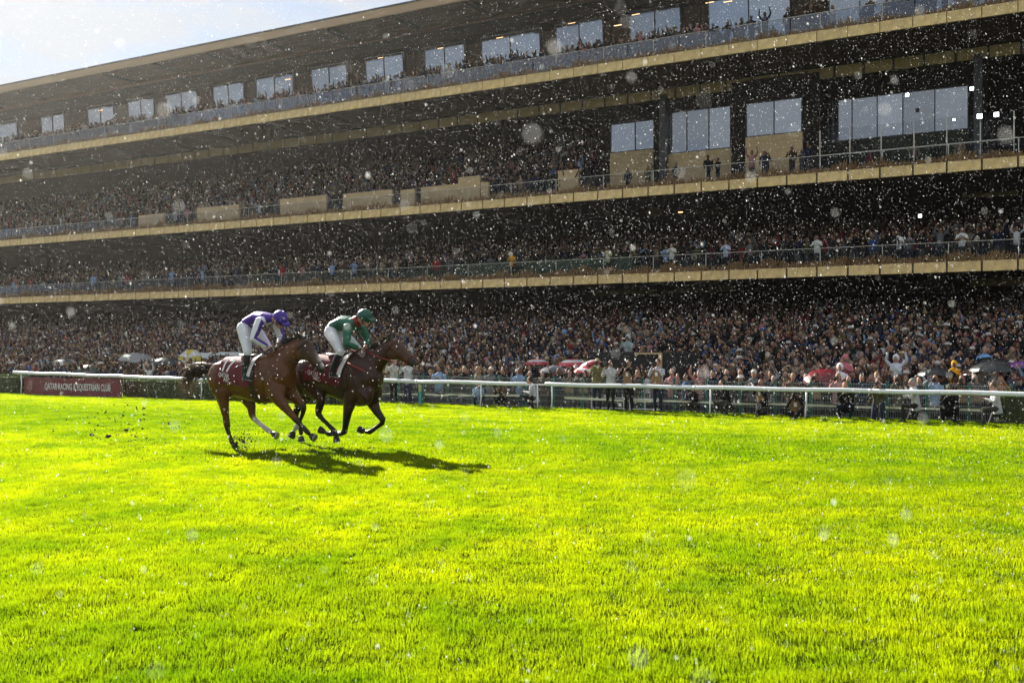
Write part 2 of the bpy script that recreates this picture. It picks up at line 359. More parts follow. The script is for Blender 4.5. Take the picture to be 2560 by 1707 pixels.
M_CONC = mat('stand_concrete', (0.09, 0.085, 0.078), 0.85, var=0.25, scale=1.5, spec=0.04)
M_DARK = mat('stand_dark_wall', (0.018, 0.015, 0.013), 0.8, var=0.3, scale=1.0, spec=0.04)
M_WOODWALL = mat('brown_timber_wall', (0.06, 0.036, 0.022), 0.65, var=0.35, scale=2, stretch=(4, 1, 0.4), spec=0.04)
M_CREAM = mat('cream_panel', (0.52, 0.37, 0.19), 0.6, var=0.12, scale=1.5)
M_FRAME = mat('dark_frame', (0.03, 0.032, 0.035), 0.45, var=0.1)
M_WIN = glass_mat('window_glass', (0.5, 0.55, 0.6), (0.50, 0.53, 0.57), refl=0.5, rough=0.06, vary=0.35, body=(0.045, 0.055, 0.075))
M_PANE = glass_mat('balustrade_glass', (0.72, 0.75, 0.78), (0.55, 0.58, 0.64), refl=0.09, ior=1.35, rough=0.08)
M_PANE2 = glass_mat('clear_balustrade_glass', (0.90, 0.91, 0.92), (0.45, 0.5, 0.58), refl=0.0, ior=1.18, rough=0.06)
M_STEEL = mat('brushed_post', (0.5, 0.47, 0.40), 0.4, metal=0.5, var=0.1)

def part(name, boxes, m, parent=STAND):
    mb = MB()
    for b in boxes: sbox(mb, *b)
    return mb.build(name, m, parent)
# --- slabs, soffits, roof
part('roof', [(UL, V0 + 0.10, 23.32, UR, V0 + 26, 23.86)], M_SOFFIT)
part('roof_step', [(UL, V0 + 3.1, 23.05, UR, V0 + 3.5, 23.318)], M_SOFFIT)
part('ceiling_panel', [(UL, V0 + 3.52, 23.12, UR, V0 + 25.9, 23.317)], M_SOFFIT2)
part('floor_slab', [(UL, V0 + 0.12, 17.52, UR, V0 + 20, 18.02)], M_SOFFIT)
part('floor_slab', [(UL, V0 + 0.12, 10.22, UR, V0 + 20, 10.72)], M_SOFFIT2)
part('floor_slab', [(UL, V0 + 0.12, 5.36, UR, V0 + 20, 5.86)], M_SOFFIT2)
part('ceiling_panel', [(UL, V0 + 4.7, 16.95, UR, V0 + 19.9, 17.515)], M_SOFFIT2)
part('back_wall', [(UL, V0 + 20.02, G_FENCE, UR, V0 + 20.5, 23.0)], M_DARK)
part('end_wall', [(UL - 0.4, V0 + 0.5, G_FENCE, UL - 0.004, V0 + 20.6, 23.0)], M_CONC)
part('end_wall', [(UR + 0.004, V0 + 0.5, G_FENCE, UR + 0.4, V0 + 20.6, 23.0)], M_CONC)
for zs, va_, vb_ in ((23.31, V0 + 0.12, V0 + 3.05), (17.51, V0 + 0.15, V0 + 4.4), (10.21, V0 + 0.15, V0 + 9), (5.35, V0 + 0.15, V0 + 9)):
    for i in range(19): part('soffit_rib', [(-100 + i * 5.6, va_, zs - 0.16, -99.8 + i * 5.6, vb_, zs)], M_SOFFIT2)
# --- golden balcony edges: one panel each
PW = 1.55; NP = 70; UP0 = -101.2
def panel_mesh(name, h, gap, m, t=0.07):
    mb = MB(); w = PW - gap; b = 0.012
    mb.add([(gap/2, 0.03, 0), (PW - gap/2, 0.03, 0), (PW - gap/2, 0.03, h), (gap/2, 0.03, h), (gap/2 + b, -t, b), (PW - gap/2 - b, -t, b), (PW - gap/2 - b, -t, h - b), (gap/2 + b, -t, h - b)],
           [(4, 5, 6, 7), (0, 1, 5, 4), (1, 2, 6, 5), (2, 3, 7, 6), (3, 0, 4, 7), (3, 2, 1, 0)])
    return mb.mesh(name, [m])
def panel_row(zb, h, v, gap, m, name, backing):
    f = part(name, [(UL, v + 0.035, zb + 0.02, UR, v + 0.09, zb + h - 0.02)], backing)
    me = panel_mesh('panel', h, gap, m)
    for i in range(NP):
        o = shared('panel', me, f, L(UP0 + i * PW, v, zb))
        o.rotation_euler = (R(random.uniform(-0.5, 0.5)), 0, R(random.uniform(-0.35, 0.35)))
    return f
panel_row(17.50, 0.56, V0, 0.018, M_GOLD, 'fascia', M_FRAME)
panel_row(10.20, 0.53, V0, 0.075, M_GOLD, 'fascia', M_FRAME)
panel_row(5.34, 0.52, V0, 0.075, M_GOLD, 'fascia', M_FRAME)
panel_row(16.72, 0.62, V0 + 4.5, 0.12, M_BEAM, 'ceiling_beam', M_FRAME)
part('roof_edge', [(UL, V0 - 0.02, 23.30, UR, V0 + 0.095, 23.82)], M_ROOFEDGE)
part('gutter', [(UL, V0 - 0.06, 23.824, UR, V0 + 0.1, 23.93)], M_FRAME)
# --- seating steps
def steps(name, u0, u1, va, za, vb, zb, n, m, base):
    mb = MB(); dv = (vb - va) / n; dz = (zb - za) / n
    for i in range(n): sbox(mb, u0, va + i * dv, base, u1, va + (i + 1) * dv - 0.002, za + i * dz)
    return mb.build(name, m, STAND)
TIERS = {1: (38.6, -0.42, 64.2, 3.1, 32), 2: (55.2, 5.9, 67.2, 8.3, 15), 3: (55.4, 10.9, 66.2, 15.8, 14)}
steps('terrace', UL, UR, *TIERS[1], M_CONC, G_APRON - 0.3)
steps('seating_tier', UL, UR, *TIERS[2], M_CONC, 5.862)
steps('seating_tier', UL, -27.0, *TIERS[3], M_CONC, 10.722)
# --- windows: a dark frame with its panes
def window(us, z0, z1, v, frame=0.05, tilt=0.0):
    fr = MB()
    sbox(fr, us[0] - frame, v - 0.02, z1, us[-1] + frame, v + 0.12, z1 + frame); sbox(fr, us[0] - frame, v - 0.02, z0 - frame, us[-1] + frame, v + 0.12, z0)
    for i, u in enumerate(us): sbox(fr, u - frame / 2, v - 0.03, z0 + 0.002, u + frame / 2, v + 0.12, z1 - 0.002)
    u0_, o_ = us[0], L(us[0], v, z0); fr.v = [(p[0] - o_[0], p[1] - o_[1], p[2] - o_[2]) for p in fr.v]
    w = fr.build('window', M_FRAME, STAND); w.location = o_; w.rotation_euler = (R(tilt), 0, 0)
    for a, b in zip(us[:-1], us[1:]):
        mb = MB(); mb.box(0, 0, 0, b - a - frame - 0.004, 0.03, z1 - z0 - 0.008)
        o = mb.build('pane', M_WIN, w); o.location = (a - u0_ + frame / 2 + 0.002, 0.02, 0.004)
        o.rotation_euler = (R(random.uniform(-0.25, 0.25)), 0, R(random.uniform(-0.4, 0.4)))
    return w
VT = V0 + 5.4
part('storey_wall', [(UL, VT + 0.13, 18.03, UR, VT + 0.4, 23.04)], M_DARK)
TOPW = [(-60, 50), (109, 168), (226, 291), (327, 392), (423, 499), (540, 616), (647, 739), (786, 873), (920, 1014), (1068, 1167), (1209, 1355), (1395, 1512), (1579, 1705), (1775, 1978), (2075, 2230), (2330, 2500)]
prev = None
for a, b in TOPW:
    ua, ub = on_v(a, 100, VT)[0], on_v(b, 100, VT)[0]
    window([ua, (ua + ub) / 2, ub], 18.12, 22.55, VT - 0.02, tilt=4.5)
    if prev is not None: part('wall_panel', [(prev + 0.08, VT - 0.01, 18.04, ua - 0.08, VT + 0.128, 22.4)], M_WOODWALL)
    prev = ub
M_GREENWALL = mat('dark_green_wall', (0.03, 0.035, 0.018), 0.7, var=0.3, scale=2, spec=0.05)
def bank(xs, yt, yb, v):
    us = [on_v(x, 300, v)[0] for x in xs]
    zt = (on_v(xs[0], yt[0], v)[1] + on_v(xs[-1], yt[1], v)[1]) / 2; zb = (on_v(xs[0], yb[0], v)[1] + on_v(xs[-1], yb[1], v)[1]) / 2
    window(us, zb, zt, v); return us, zb, zt
for xs, yt, yb, v, cream in (((1527, 1588, 1651), (312, 300), (379, 371), 58.5, 1), ((1666, 1717, 1772, 1826), (283, 268), (381, 371), 57.5, 1), ((1866, 1935, 2004), (260, 247), (341, 329), 56.2, 1), ((2070, 2130, 2193, 2257, 2337, 2420), (251, 219), (346, 330), 59.0, 1)):
    us, zb, zt = bank(xs, yt, yb, v)
    part('parapet', [(us[0] - 0.05, v - 0.015, 10.73, us[-1] + 0.05, v + 0.14, zb - 0.055)], M_CREAM if xs[0] < 2050 else M_GREENWALL)
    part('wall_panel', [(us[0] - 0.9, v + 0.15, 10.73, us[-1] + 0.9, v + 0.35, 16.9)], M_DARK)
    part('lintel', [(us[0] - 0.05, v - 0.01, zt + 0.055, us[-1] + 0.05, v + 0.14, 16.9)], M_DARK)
for x in (1657, 1845, 2037, 2445):
    u = on_v(x, 300, 57)[0]; part('column', [(u - 0.2, 56.9, 10.73, u + 0.2, 57.4, 16.9)], M_FRAME)
# cream low walls and boxes along the third storey
for x0, x1, y0, y1 in ((1146, 1200, 415, 440), (1052, 1146, 446, 485), (1202, 1221, 434, 480), (1001, 1037, 454, 488), (857, 980, 463, 500), (492, 597, 501, 541), (346, 409, 522, 546), (700, 815, 476, 514), (1395, 1445, 400, 440)):
    v = 54.7; a, b = on_v(x0, y0, v), on_v(x1, y1, v)
    part('low_wall', [(a[0], v, 10.73, b[0], v + 0.2, 10.73 + (a[1] - 10.73) * .72)], M_CREAM)
# olive signs under the ceilings
M_OLIVE = mat('olive_sign', (0.12, 0.085, 0.02), 0.6, var=0.2)
for x0, x1, y0, y1, v in ((2405, 2545, 476, 496, 60.0), (1725, 1835, 520, 536, 61.0), (2425, 2575, 692, 716, 58.0), (1480, 1640, 720, 738, 59.0), (1660, 1840, 708, 733, 59.0), (600, 670, 748, 760, 57.0), (1620, 1650, 505, 540, 58.0)):
    a, b = on_v(x0, y1, v), on_v(x1, y0, v); part('hanging_sign', [(a[0], v, a[1], b[0], v + 0.15, b[1])], M_OLIVE)
# --- balustrades: one pane and one post after another
def balustrade(z0, h, v, glass, step=1.55):
    rail = part('balustrade', [(UP0, v - 0.02, z0 + h, UP0 + NP * PW, v + 0.03, z0 + h + 0.025)], M_STEEL)
    mb = MB(); mb.box(0.03, 0, 0.02, step - 0.03, 0.014, h - 0.01); me = mb.mesh('pane', [glass])
    mp = MB(); mp.box(-0.02, 0.018, -0.05, 0.02, 0.06, h - 0.004); mpost = mp.mesh('post', [M_STEEL])
    for i in range(NP):
        o = shared('pane', me, rail, L(UP0 + i * step, v, z0)); o.rotation_euler = (R(random.uniform(-0.4, 0.4)), 0, R(random.uniform(-0.5, 0.5)))
        if i % 2 == 0: shared('post', mpost, rail, L(UP0 + i * step, v, z0))
balustrade(18.10, 1.12, V0 + 0.75, M_PANE)
balustrade(10.78, 0.95, V0 + 0.75, M_PANE2)
balustrade(5.92, 0.95, V0 + 0.75, M_PANE2)
# glazed studio box on the third storey
def studio():
    v = V0 + 1.0; xs = (2050, 2125, 2203, 2285, 2367, 2451, 2535)
    us = [on_v(x, 300, v)[0] for x in xs]; z0, z1 = on_v(2285, 368, v)[1], on_v(2285, 303, v)[1]
    fr = MB(); sbox(fr, us[0], v - 0.03, z0 - 0.05, us[-1], v + 0.05, z0)
    for u in us: sbox(fr, u - 0.025, v - 0.03, 10.73, u + 0.025, v + 0.05, z1)
    s = fr.build('glass_screen', M_STEEL, STAND)
    for a, b in zip(us[:-1], us[1:]):
        mb = MB(); mb.box(0, 0, 0, b - a - 0.06, 0.014, z1 - z0 - 0.02); o = mb.build('pane', M_PANE2, s); o.location = L(a + 0.03, v, z0 + 0.01)
studio()
# --- planting along the balcony edges
M_DRY = leaf_mat('dry_grass', (0.26, 0.15, 0.075), (0.36, 0.235, 0.11), (1.2, 1.1, 0.9), scale=0.9, mixf=0.35, gloss=0.01)
M_BOX = leaf_mat('box_hedge', (0.022, 0.045, 0.012), (0.045, 0.085, 0.02), (1.3, 1.5, 0.8), scale=1.5, mixf=0.3, gloss=0.04)
def blades(n, u0, u1, v, dv, z, h0, h1, w, g):
    u = g.uniform(u0, u1, n); vv = v + g.uniform(0, dv, n); h = g.uniform(h0, h1, n) * (0.55 + 0.6 * np.abs(np.sin(u * 1.7) * np.sin(u * 0.61 + 1)))
    la = g.uniform(0, 6.28, n); le = h * g.uniform(0.1, 0.7, n); az = g.uniform(-0.6, 0.6, n)
    return u, vv, z, h, np.cos(la) * le, np.sin(la) * le, np.cos(az) * w, np.sin(az) * w
for z, hh, lab in ((18.02, 0.46, 'dry brown grasses fringing the top balcony'), (10.72, 0.42, 'dry brown grasses fringing the middle balcony'), (5.86, 0.44, 'dry brown grasses fringing the lowest balcony')):
    g = np.random.default_rng(int(z * 10)); n = 9000
    u, vv, zz, h, lx, ly, wx, wy = blades(n, UP0, 8, V0 + 0.13, 0.5, z, 0.6 * hh, 1.35 * hh, 0.03, g)
    V = np.zeros((n, 4, 3)); Z = z - G_FENCE
    V[:, 0] = np.stack([u - wx - U0, vv - wy - V0, np.full(n, Z)], 1); V[:, 1] = np.stack([u + wx - U0, vv + wy - V0, np.full(n, Z)], 1)
    V[:, 2] = np.stack([u + lx + wx * .4 - U0, vv + ly - V0, Z + h * .9], 1); V[:, 3] = np.stack([u + lx - wx * .4 - U0, vv + ly - V0, Z + h], 1)
    b = np.arange(n) * 4; me = bpy.data.meshes.new('planting'); me.from_pydata(V.reshape(-1, 3).tolist(), [], [tuple(int(q) for q in r) for r in np.stack([b, b+1, b+2, b+3], 1)])
    me.materials.append(M_DRY); o = shared('planting', me, STAND); o['kind'] = 'stuff'
def leafy(name, boxes, n_per_m3, size, m, parent, loc=(0, 0, 0), rz=0, seed=3):
    """clipped hedge: many small leaves through a thick shell round a dark twig core"""
    g = np.random.default_rng(seed); Vs = []; mb = MB()
    for (x0, y0, z0, x1, y1, z1) in boxes:
        d = np.array([x1 - x0, y1 - y0, z1 - z0]); n = int(n_per_m3 * d.prod()); p = g.random((n, 3))
        ax = g.integers(0, 3, n); sd = g.integers(0, 2, n); dep = np.abs(g.normal(0, 0.07, n)); dep = np.where(g.random(n) < .5, -dep * .6, dep)
        for k in range(n):
            q = p[k] * d; a = ax[k]; q[a] = dep[k] if sd[k] == 0 else d[a] - dep[k]
            if a == 2 and sd[k] == 0: a = 2; q[2] = d[2] - dep[k]
            t1 = g.normal(size=3); t1 /= np.linalg.norm(t1); t2 = np.cross(t1, g.normal(size=3)); t2 /= np.linalg.norm(t2)
            s = size * g.uniform(0.6, 1.4); c = q + np.array([x0, y0, z0]); Vs += [c - t1 * s, c + t2 * s * .5, c + t1 * s, c - t2 * s * .5]
        mb.box(x0 + .08, y0 + .08, z0, x1 - .08, y1 - .08, z1 - .07)
    b = len(mb.v); mb.v += [tuple(p) for p in Vs]; mb.f += [(b + i*4, b + i*4 + 1, b + i*4 + 2, b + i*4 + 3) for i in range(len(Vs)//4)]
    mb.m += [0] * (len(Vs)//4); mb.c += [None] * (len(Vs)//4)
    o = mb.build(name, m, parent); o.location = loc; o.rotation_euler = (0, 0, rz); return o
a = L(on_v(640, 650, 54.6)[0], 54.2, 5.87); b_ = L(on_v(1590, 650, 54.6)[0], 54.9, 7.0)
hb = leafy('balcony_hedge', [(*a, *b_)], 700, 0.055, M_BOX, STAND); hb['kind'] = 'stuff'
# --- lights of the stand that are on
M_LAMP = lamp_mat('flood_face', (0.95, 1.0, 1.0), 2.0); M_WARM = lamp_mat('warm_strip', (1.0, 0.6, 0.3), 0.7)
for x, y, v, s in ((2268, 238, 57.0, 0.16), (2430, 222, 57.0, 0.17), (2449, 291, 53.4, 0.2), (2491, 287, 53.4, 0.19), (2385, 300, 53.6, 0.1), (2300, 540, 58, 0.15)):
    u, z = on_v(x, y, v); s *= .66; mb = MB(); sbox(mb, u - s, v, z - s, u + s, v + 0.12, z + s); f = mb.build('flood_light', M_FRAME, STAND)
    mb = MB(); sbox(mb, u - s * .85, v - 0.012, z - s * .85, u + s * .85, v - 0.004, z + s * .85); mb.build('lamp_face', M_LAMP, f)
for x, y in ((252, 277), (720, 200), (822, 164), (953, 146), (1103, 122), (1250, 96), (1430, 60), (1545, 65), (1590, 38), (1775, 8), (1820, 6)):
    u, z = on_v(x, y, VT - 0.3); mb = MB(); sbox(mb, u - 0.26, VT - 0.36, z, u + 0.26, VT - 0.3, z + 0.03); mb.build('strip_light', M_WARM, STAND)
u, z = on_v(1698, 530, 60); mb = MB(); sbox(mb, u - 0.2, 60, z - .05, u + 0.2, 60.1, z + .07); mb.build('strip_light', M_WARM, STAND)

# ================================================================== apron between fence and stand
M_TARMAC = mat('apron_tarmac', (0.07, 0.07, 0.068), 0.8, var=0.3, scale=4)
mb = MB(); ua, ub = -125, 20
vs_ = [32.15, 33.2, 34.5, 36, 37.5, 38.7]
for q0, q1 in zip(vs_[:-1], vs_[1:]): mb.quad(W(ua, q0, apron_z(q0)), W(ub, q0, apron_z(q0)), W(ub, q1, apron_z(q1)), W(ua, q1, apron_z(q1)))
mb.quad(W(ua, 32.15, G_APRON), W(ua, 32.15, G_FENCE), W(ub, 32.15, G_FENCE), W(ub, 32.15, G_APRON))
kind(mb.build('pavement', M_TARMAC), 'structure', 'dark apron where spectators stand behind the fence')
# ================================================================== rails, fence, banner, hedges
M_WHITE = mat('white_plastic', (0.80, 0.81, 0.82), 0.35, var=0.08, scale=3, rand=0.02)
M_GREENPOST = mat('green_post', (0.02, 0.13, 0.10), 0.5, var=0.2, scale=6)
M_WIRE = mat('fence_wire', (0.30, 0.33, 0.31), 0.5, metal=0.0)
M_TAPE = mat('slack_tape', (0.62, 0.60, 0.47), 0.7, var=0.15, scale=2)
def rail_piece(root, pts, r, joint=True):
    """one hollow white tube with rounded ends"""
    P = [Vector(p) for p in pts]; d0 = (P[1] - P[0]).normalized(); d1 = (P[-1] - P[-2]).normalized()
    pp = [P[0] - d0 * r * .5, P[0] - d0 * r * .25] + P + [P[-1] + d1 * r * .25, P[-1] + d1 * r * .5]; rr = [r * .55, r * .9] + [r] * len(P) + [r * .9, r * .55]
    mb = MB(); mb.tube(pp, rr, 16, side=(0, 0, 1)); return mb.build('rail', M_WHITE, root, smooth=True)
def post(root, u, v, h, r=0.035, lean=0.0, m=None):
    z = ground_z(v); mb = MB(); mb.tube([W(u + lean, v + 0.02, z - 0.05), W(u + lean * .4, v + 0.04, z + h * .5), W(u, v, z + h)], [r, r, r * 1.1], 10); return mb.build('post', m or M_WHITE, root, smooth=True)
RV = 30.4
def running_rail(u0, u1, label, posts, z0=0.91, z1=0.91, v0=RV, v1=RV, bend=0.0):
    root = empty('running_rail', (0, 0, 0)); tag(root, label, 'rail', 'white running rails along the track')
    n = max(2, int((u1 - u0) / 5.2)); cut = [u0 + (u1 - u0) * i / n for i in range(n + 1)]
    def pt(u):
        t = (u - u0) / (u1 - u0); v = v0 + (v1 - v0) * t + bend * math.sin(t * math.pi); return W(u, v, G_FENCE + z0 + (z1 - z0) * t + 0.012 * math.sin(u * 1.9))
    for a, b in zip(cut[:-1], cut[1:]):
        k = 6; rail_piece(root, [pt(a + (b - a) * j / k) for j in range(k + 1)], 0.068)
        mb = MB(); c = pt(b); d = (pt(b) - pt(b - 0.05)).normalized(); mb.tube([c - d * .05, c + d * .05], [0.0705, 0.0705], 14, side=(0, 0, 1))
        if b < u1 - 0.1: mb.build('joint_sleeve', M_WHITE, root, smooth=True)
    for u in posts:
        t = (u - u0) / (u1 - u0); post(root, u, v0 + (v1 - v0) * t + 0.07, z0 + (z1 - z0) * t - 0.05, 0.024, lean=-0.05)
    return root
uA = on_v(1365, 956, RV)[0]; uB = on_v(2700, 988, RV)[0]
running_rail(uA, uB, 'thick white plastic running rail in front of the photographers', [on_v(x, 1000, RV)[0] for x in (1378, 1775, 2015)], 0.90, 0.905)
uC = on_v(800, 948, RV)[0]; uD = on_v(1315, 955, RV)[0]
running_rail(uC, uD, 'white running rail behind the horses ending in a rounded tip at a gap', [on_v(x, 1000, RV)[0] for x in (880, 1200)], 0.93, 0.90)
a = on_v(34, 931, 28.7); b_ = on_v(505, 949, 29.3)
running_rail(a[0], b_[0], 'white running rail above the maroon banner and hedge', [on_v(48, 960, 28.7)[0], on_v(500, 960, 29.3)[0]], a[1] - G_FENCE, b_[1] - G_FENCE, 28.7, 29.3, bend=0.06)
# thin rail bridging the gap
root = empty('gap_rail', (0, 0, 0)); tag(root, 'thin white rail bridging the gap between two thick rails', 'rail')
mb = MB(); mb.tube([W(uD - 0.3, RV + 0.5, G_FENCE + 0.86), W(uA + 0.4, RV + 0.5, G_FENCE + 0.86)], [0.02, 0.02], 8); mb.build('rail', M_WHITE, root)
for x in (1326, 1343): post(root, on_v(x, 980, RV + .5)[0], RV + .5, 0.85, 0.025)
# green wire fence with its posts
FV = 31.9
FENCE = empty('wire_fence', W(-15, FV, G_FENCE), -ANG); tag(FENCE, 'green wire mesh fence with slim posts behind the white rail', 'fence')
FS = 1.13; FU0 = -33.0; FN = 28
def fence_panel():
    mb = MB()
    for i in range(1, 23): x = FS * i / 23; mb.box(x - 0.003, -0.003, 0.02, x + 0.003, 0.003, 1.08)
    for z in (0.05, 0.25, 0.45, 0.65, 0.85, 1.05): mb.box(0.03, -0.009, z - 0.005, FS - 0.03, -0.0035, z + 0.005)
    return mb.mesh('mesh_panel', [M_WIRE])
FP = fence_panel(); mb = MB(); mb.box(-0.03, -0.02, -0.05, 0.03, 0.04, 1.12); mb.box(-0.035, -0.025, 1.122, 0.035, 0.045, 1.14); FPOST = mb.mesh('post', [M_GREENPOST])
for i in range(FN):
    u = FU0 + i * FS
    shared('mesh_panel', FP, FENCE, (u + 15, 0, 0)); shared('post', FPOST, FENCE, (u + 15, 0.01, 0), R(random.uniform(-3, 3)))
shared('post', FPOST, FENCE, (FU0 + FN * FS + 15, 0.01, 0))
# slack tape tied from post to post
def tape(px0, px1, y0, y1, v, label):
    p0, p1 = on_v(px0, y0, v), on_v(px1, y1, v); n = 40; mb = MB(); top, bot = [], []
    for i in range(n + 1):
        t = i / n; u = p0[0] + (p1[0] - p0[0]) * t; z = p0[1] + (p1[1] - p0[1]) * t - 0.035 * abs(math.sin(t * n * .28)) + 0.012 * math.sin(t * 21)
        w = 0.035 + 0.008 * math.sin(t * 33); top.append(W(u, v - 0.04 - 0.01 * math.sin(t * 40), z + w)); bot.append(W(u, v - 0.04 + 0.01 * math.sin(t * 40), z - w))
    for sgn in (0, 1):
        off = W(0, 0.004 * sgn) - W(0, 0)
        for i in range(n): mb.quad(bot[i] + off, bot[i+1] + off, top[i+1] + off, top[i] + off)
    tag(mb.build('barrier_tape', M_TAPE, smooth=True), label, 'tape')
tape(1412, 2452, 994, 1023, RV + 0.95, 'slack cream tape strung knee high below the right rail')
tape(1063, 1300, 985, 987, RV + 0.95, 'straight cream tape beside the teal post')
tape(880, 1046, 981, 984, RV + 0.95, 'cream tape between the galloping horse and the teal post')
r_ = empty('marker_post', W(on_v(1050, 1000, RV + .3)[0], RV + 0.3, G_FENCE)); tag(r_, 'teal marker post with a yellowish top below the white rail', 'post')
mb = MB(); mb.box(-0.05, -0.04, -0.02, 0.05, 0.04, 0.52); mb.build('shaft', mat('teal_paint', (0.05, 0.33, 0.30), 0.5, var=0.2), r_)
mb = MB(); mb.box(-0.055, -0.045, 0.522, 0.055, 0.045, 0.78); mb.build('cap', mat('straw_paint', (0.42, 0.42, 0.22), 0.6, var=0.2), r_)
# bench frames behind the photographers
for x0, x1 in ((1480, 1560), (1575, 1652)):
    ua, ub = on_v(x0, 1020, 31.7)[0], on_v(x1, 1020, 31.7)[0]; o = empty('low_barrier', W(ua, 31.65, G_FENCE), -ANG)
    tag(o, 'low pale metal barrier frame beside the %s photographer' % ('bib-wearing' if x0 < 1500 else 'tall white-shirted'), 'barrier')
    w = ub - ua; mb = MB()
    for z in (0.08, 0.42): mb.tube([(0, 0, z), (w, 0, z)], [0.018, 0.018], 6)
    mb.build('bar', M_WHITE, o)
    for q in (0, w * .5, w): mb = MB(); mb.tube([(q, 0.02, 0), (q, 0.02, 0.44)], [0.016, 0.016], 6); mb.build('leg', M_WHITE, o)
# maroon banner with its lettering
M_MAROON = mat('maroon_banner', (0.165, 0.022, 0.032), 0.6, var=0.15, scale=2, bump=0.1, bscale=6)
M_PRINT = mat('white_print', (0.72, 0.70, 0.68), 0.6)
def text_mesh(name, body, size, m, parent, loc, rot, sx=1.0, ext=0.004, bold=0.0):
    c = bpy.data.curves.new(name, 'FONT'); c.body = body; c.size = size; c.align_x = 'CENTER'; c.align_y = 'CENTER'; c.extrude = ext; c.offset = bold; c.resolution_u = 3
    t = bpy.data.objects.new('text_tmp', c); COL.objects.link(t); dg = bpy.context.evaluated_depsgraph_get(); me = bpy.data.meshes.new_from_object(t.evaluated_get(dg), depsgraph=dg)
    bpy.data.objects.remove(t); me.materials.clear(); me.materials.append(m); me.name = name
    o = bpy.data.objects.new(name, me); link(o, parent); o.location = loc; o.rotation_euler = rot; o.scale = (sx, 1, 1); return o
p0, p1 = on_v(61, 941, 28.75), on_v(304, 995, 28.95); zt, zb = on_v(61, 941, 28.75)[1], ground_z(28.8) + 0.03
A, B = W(p0[0], 28.75, zb), W(p1[0], 28.95, zb); dv = B - A; bw = dv.length; bh = zt - zb - 0.02
BAN = empty('banner', A, math.atan2(dv.y, dv.x)); tag(BAN, 'maroon sponsor banner with white capital lettering under the rail', 'banner')
mb = MB(); n = 24
for sd in (0, 1):
    for i in range(n):
        x0, x1 = bw * i / n, bw * (i + 1) / n; f = lambda x: 0.012 * math.sin(x * 2.1) + sd * 0.012
        mb.quad((x0, f(x0), 0), (x1, f(x1), 0), (x1, f(x1), bh), (x0, f(x0), bh))
mb.build('cloth', M_MAROON, BAN)
text_mesh('lettering', 'QATAR RACING & EQUESTRIAN CLUB', 0.40, M_PRINT, BAN, (bw * 0.56, -0.022, bh * 0.48), (R(90), 0, 0), sx=bw * 0.84 / 8.6, bold=0.006)
# emblem: a small crest of stacked strokes
mb = MB(); cx, cz = bw * 0.065, bh * 0.52
for k in range(5): w = 0.13 - 0.02 * abs(k - 1.5); mb.box(cx - w, -0.024, cz - .2 + k * .085, cx + w, -0.02, cz - .2 + k * .085 + .05)
for s in (-1, 1): mb.tube([(cx + s * .03, -0.022, cz - .3), (cx + s * .17, -0.022, cz - .05), (cx + s * .05, -0.022, cz + .28)], [0.012, 0.014, 0.008], 5)
mb.build('emblem', mat('faded_print', (0.36, 0.16, 0.15), 0.6), BAN)
# clipped hedges
M_HEDGE = leaf_mat('track_hedge', (0.018, 0.03, 0.007), (0.045, 0.062, 0.014), (1.4, 1.5, 0.8), scale=1.2, mixf=0.35, gloss=0.04)
def hedge(px0, px1, v, h, d, label, seed):
    ua, ub = on_v(px0, 1000, v)[0], on_v(px1, 1000, v)[0]; z = ground_z(v)
    o = leafy('hedge', [(0, 0, 0, ub - ua, d, h)], 900 if ub - ua < 12 else 420, 0.045, M_HEDGE, None, W(ua, v, z - .02), -ANG, seed); tag(o, label, 'hedge')
hedge(306, 830, 29.5, 0.80, 0.7, 'dark clipped hedge beside the maroon banner behind the horses', 11)
hedge(-160, 44, 29.2, 0.85, 0.6, 'dark hedge at the far left beyond the banner', 12)
hedge(2505, 2720, 31.2, 0.92, 0.8, 'dark green hedge at the right end of the wire fence', 13)
# ================================================================== people
M_SKIN = ramp_mat('skin', [(0.34, 0.185, 0.13), (0.38, 0.22, 0.155), (0.29, 0.15, 0.10), (0.41, 0.25, 0.19), (0.16, 0.08, 0.05), (0.36, 0.20, 0.14)], 0.5)
M_TOP = mat('coat_cloth', (0.1, 0.1, 0.1), 0.8, var=0.25, scale=9, src='object', bump=0.25, bscale=14, spec=0.08)
M_LEGS = ramp_mat('trouser_cloth', [(0.015, 0.015, 0.018), (0.02, 0.026, 0.045), (0.03, 0.028, 0.025), (0.012, 0.012, 0.013), (0.06, 0.055, 0.05), (0.025, 0.035, 0.07)], 0.85, off=0.31)
M_HAIR = ramp_mat('hair', [(0.02, 0.014, 0.010), (0.05, 0.03, 0.018), (0.10, 0.06, 0.03), (0.012, 0.010, 0.009), (0.26, 0.17, 0.08), (0.22, 0.21, 0.20), (0.04, 0.024, 0.015)], 0.6, off=0.67)
M_SHOE = mat('shoe', (0.015, 0.014, 0.013), 0.5)
M_KIT = mat('black_kit', (0.012, 0.012, 0.013), 0.35, var=0.2)
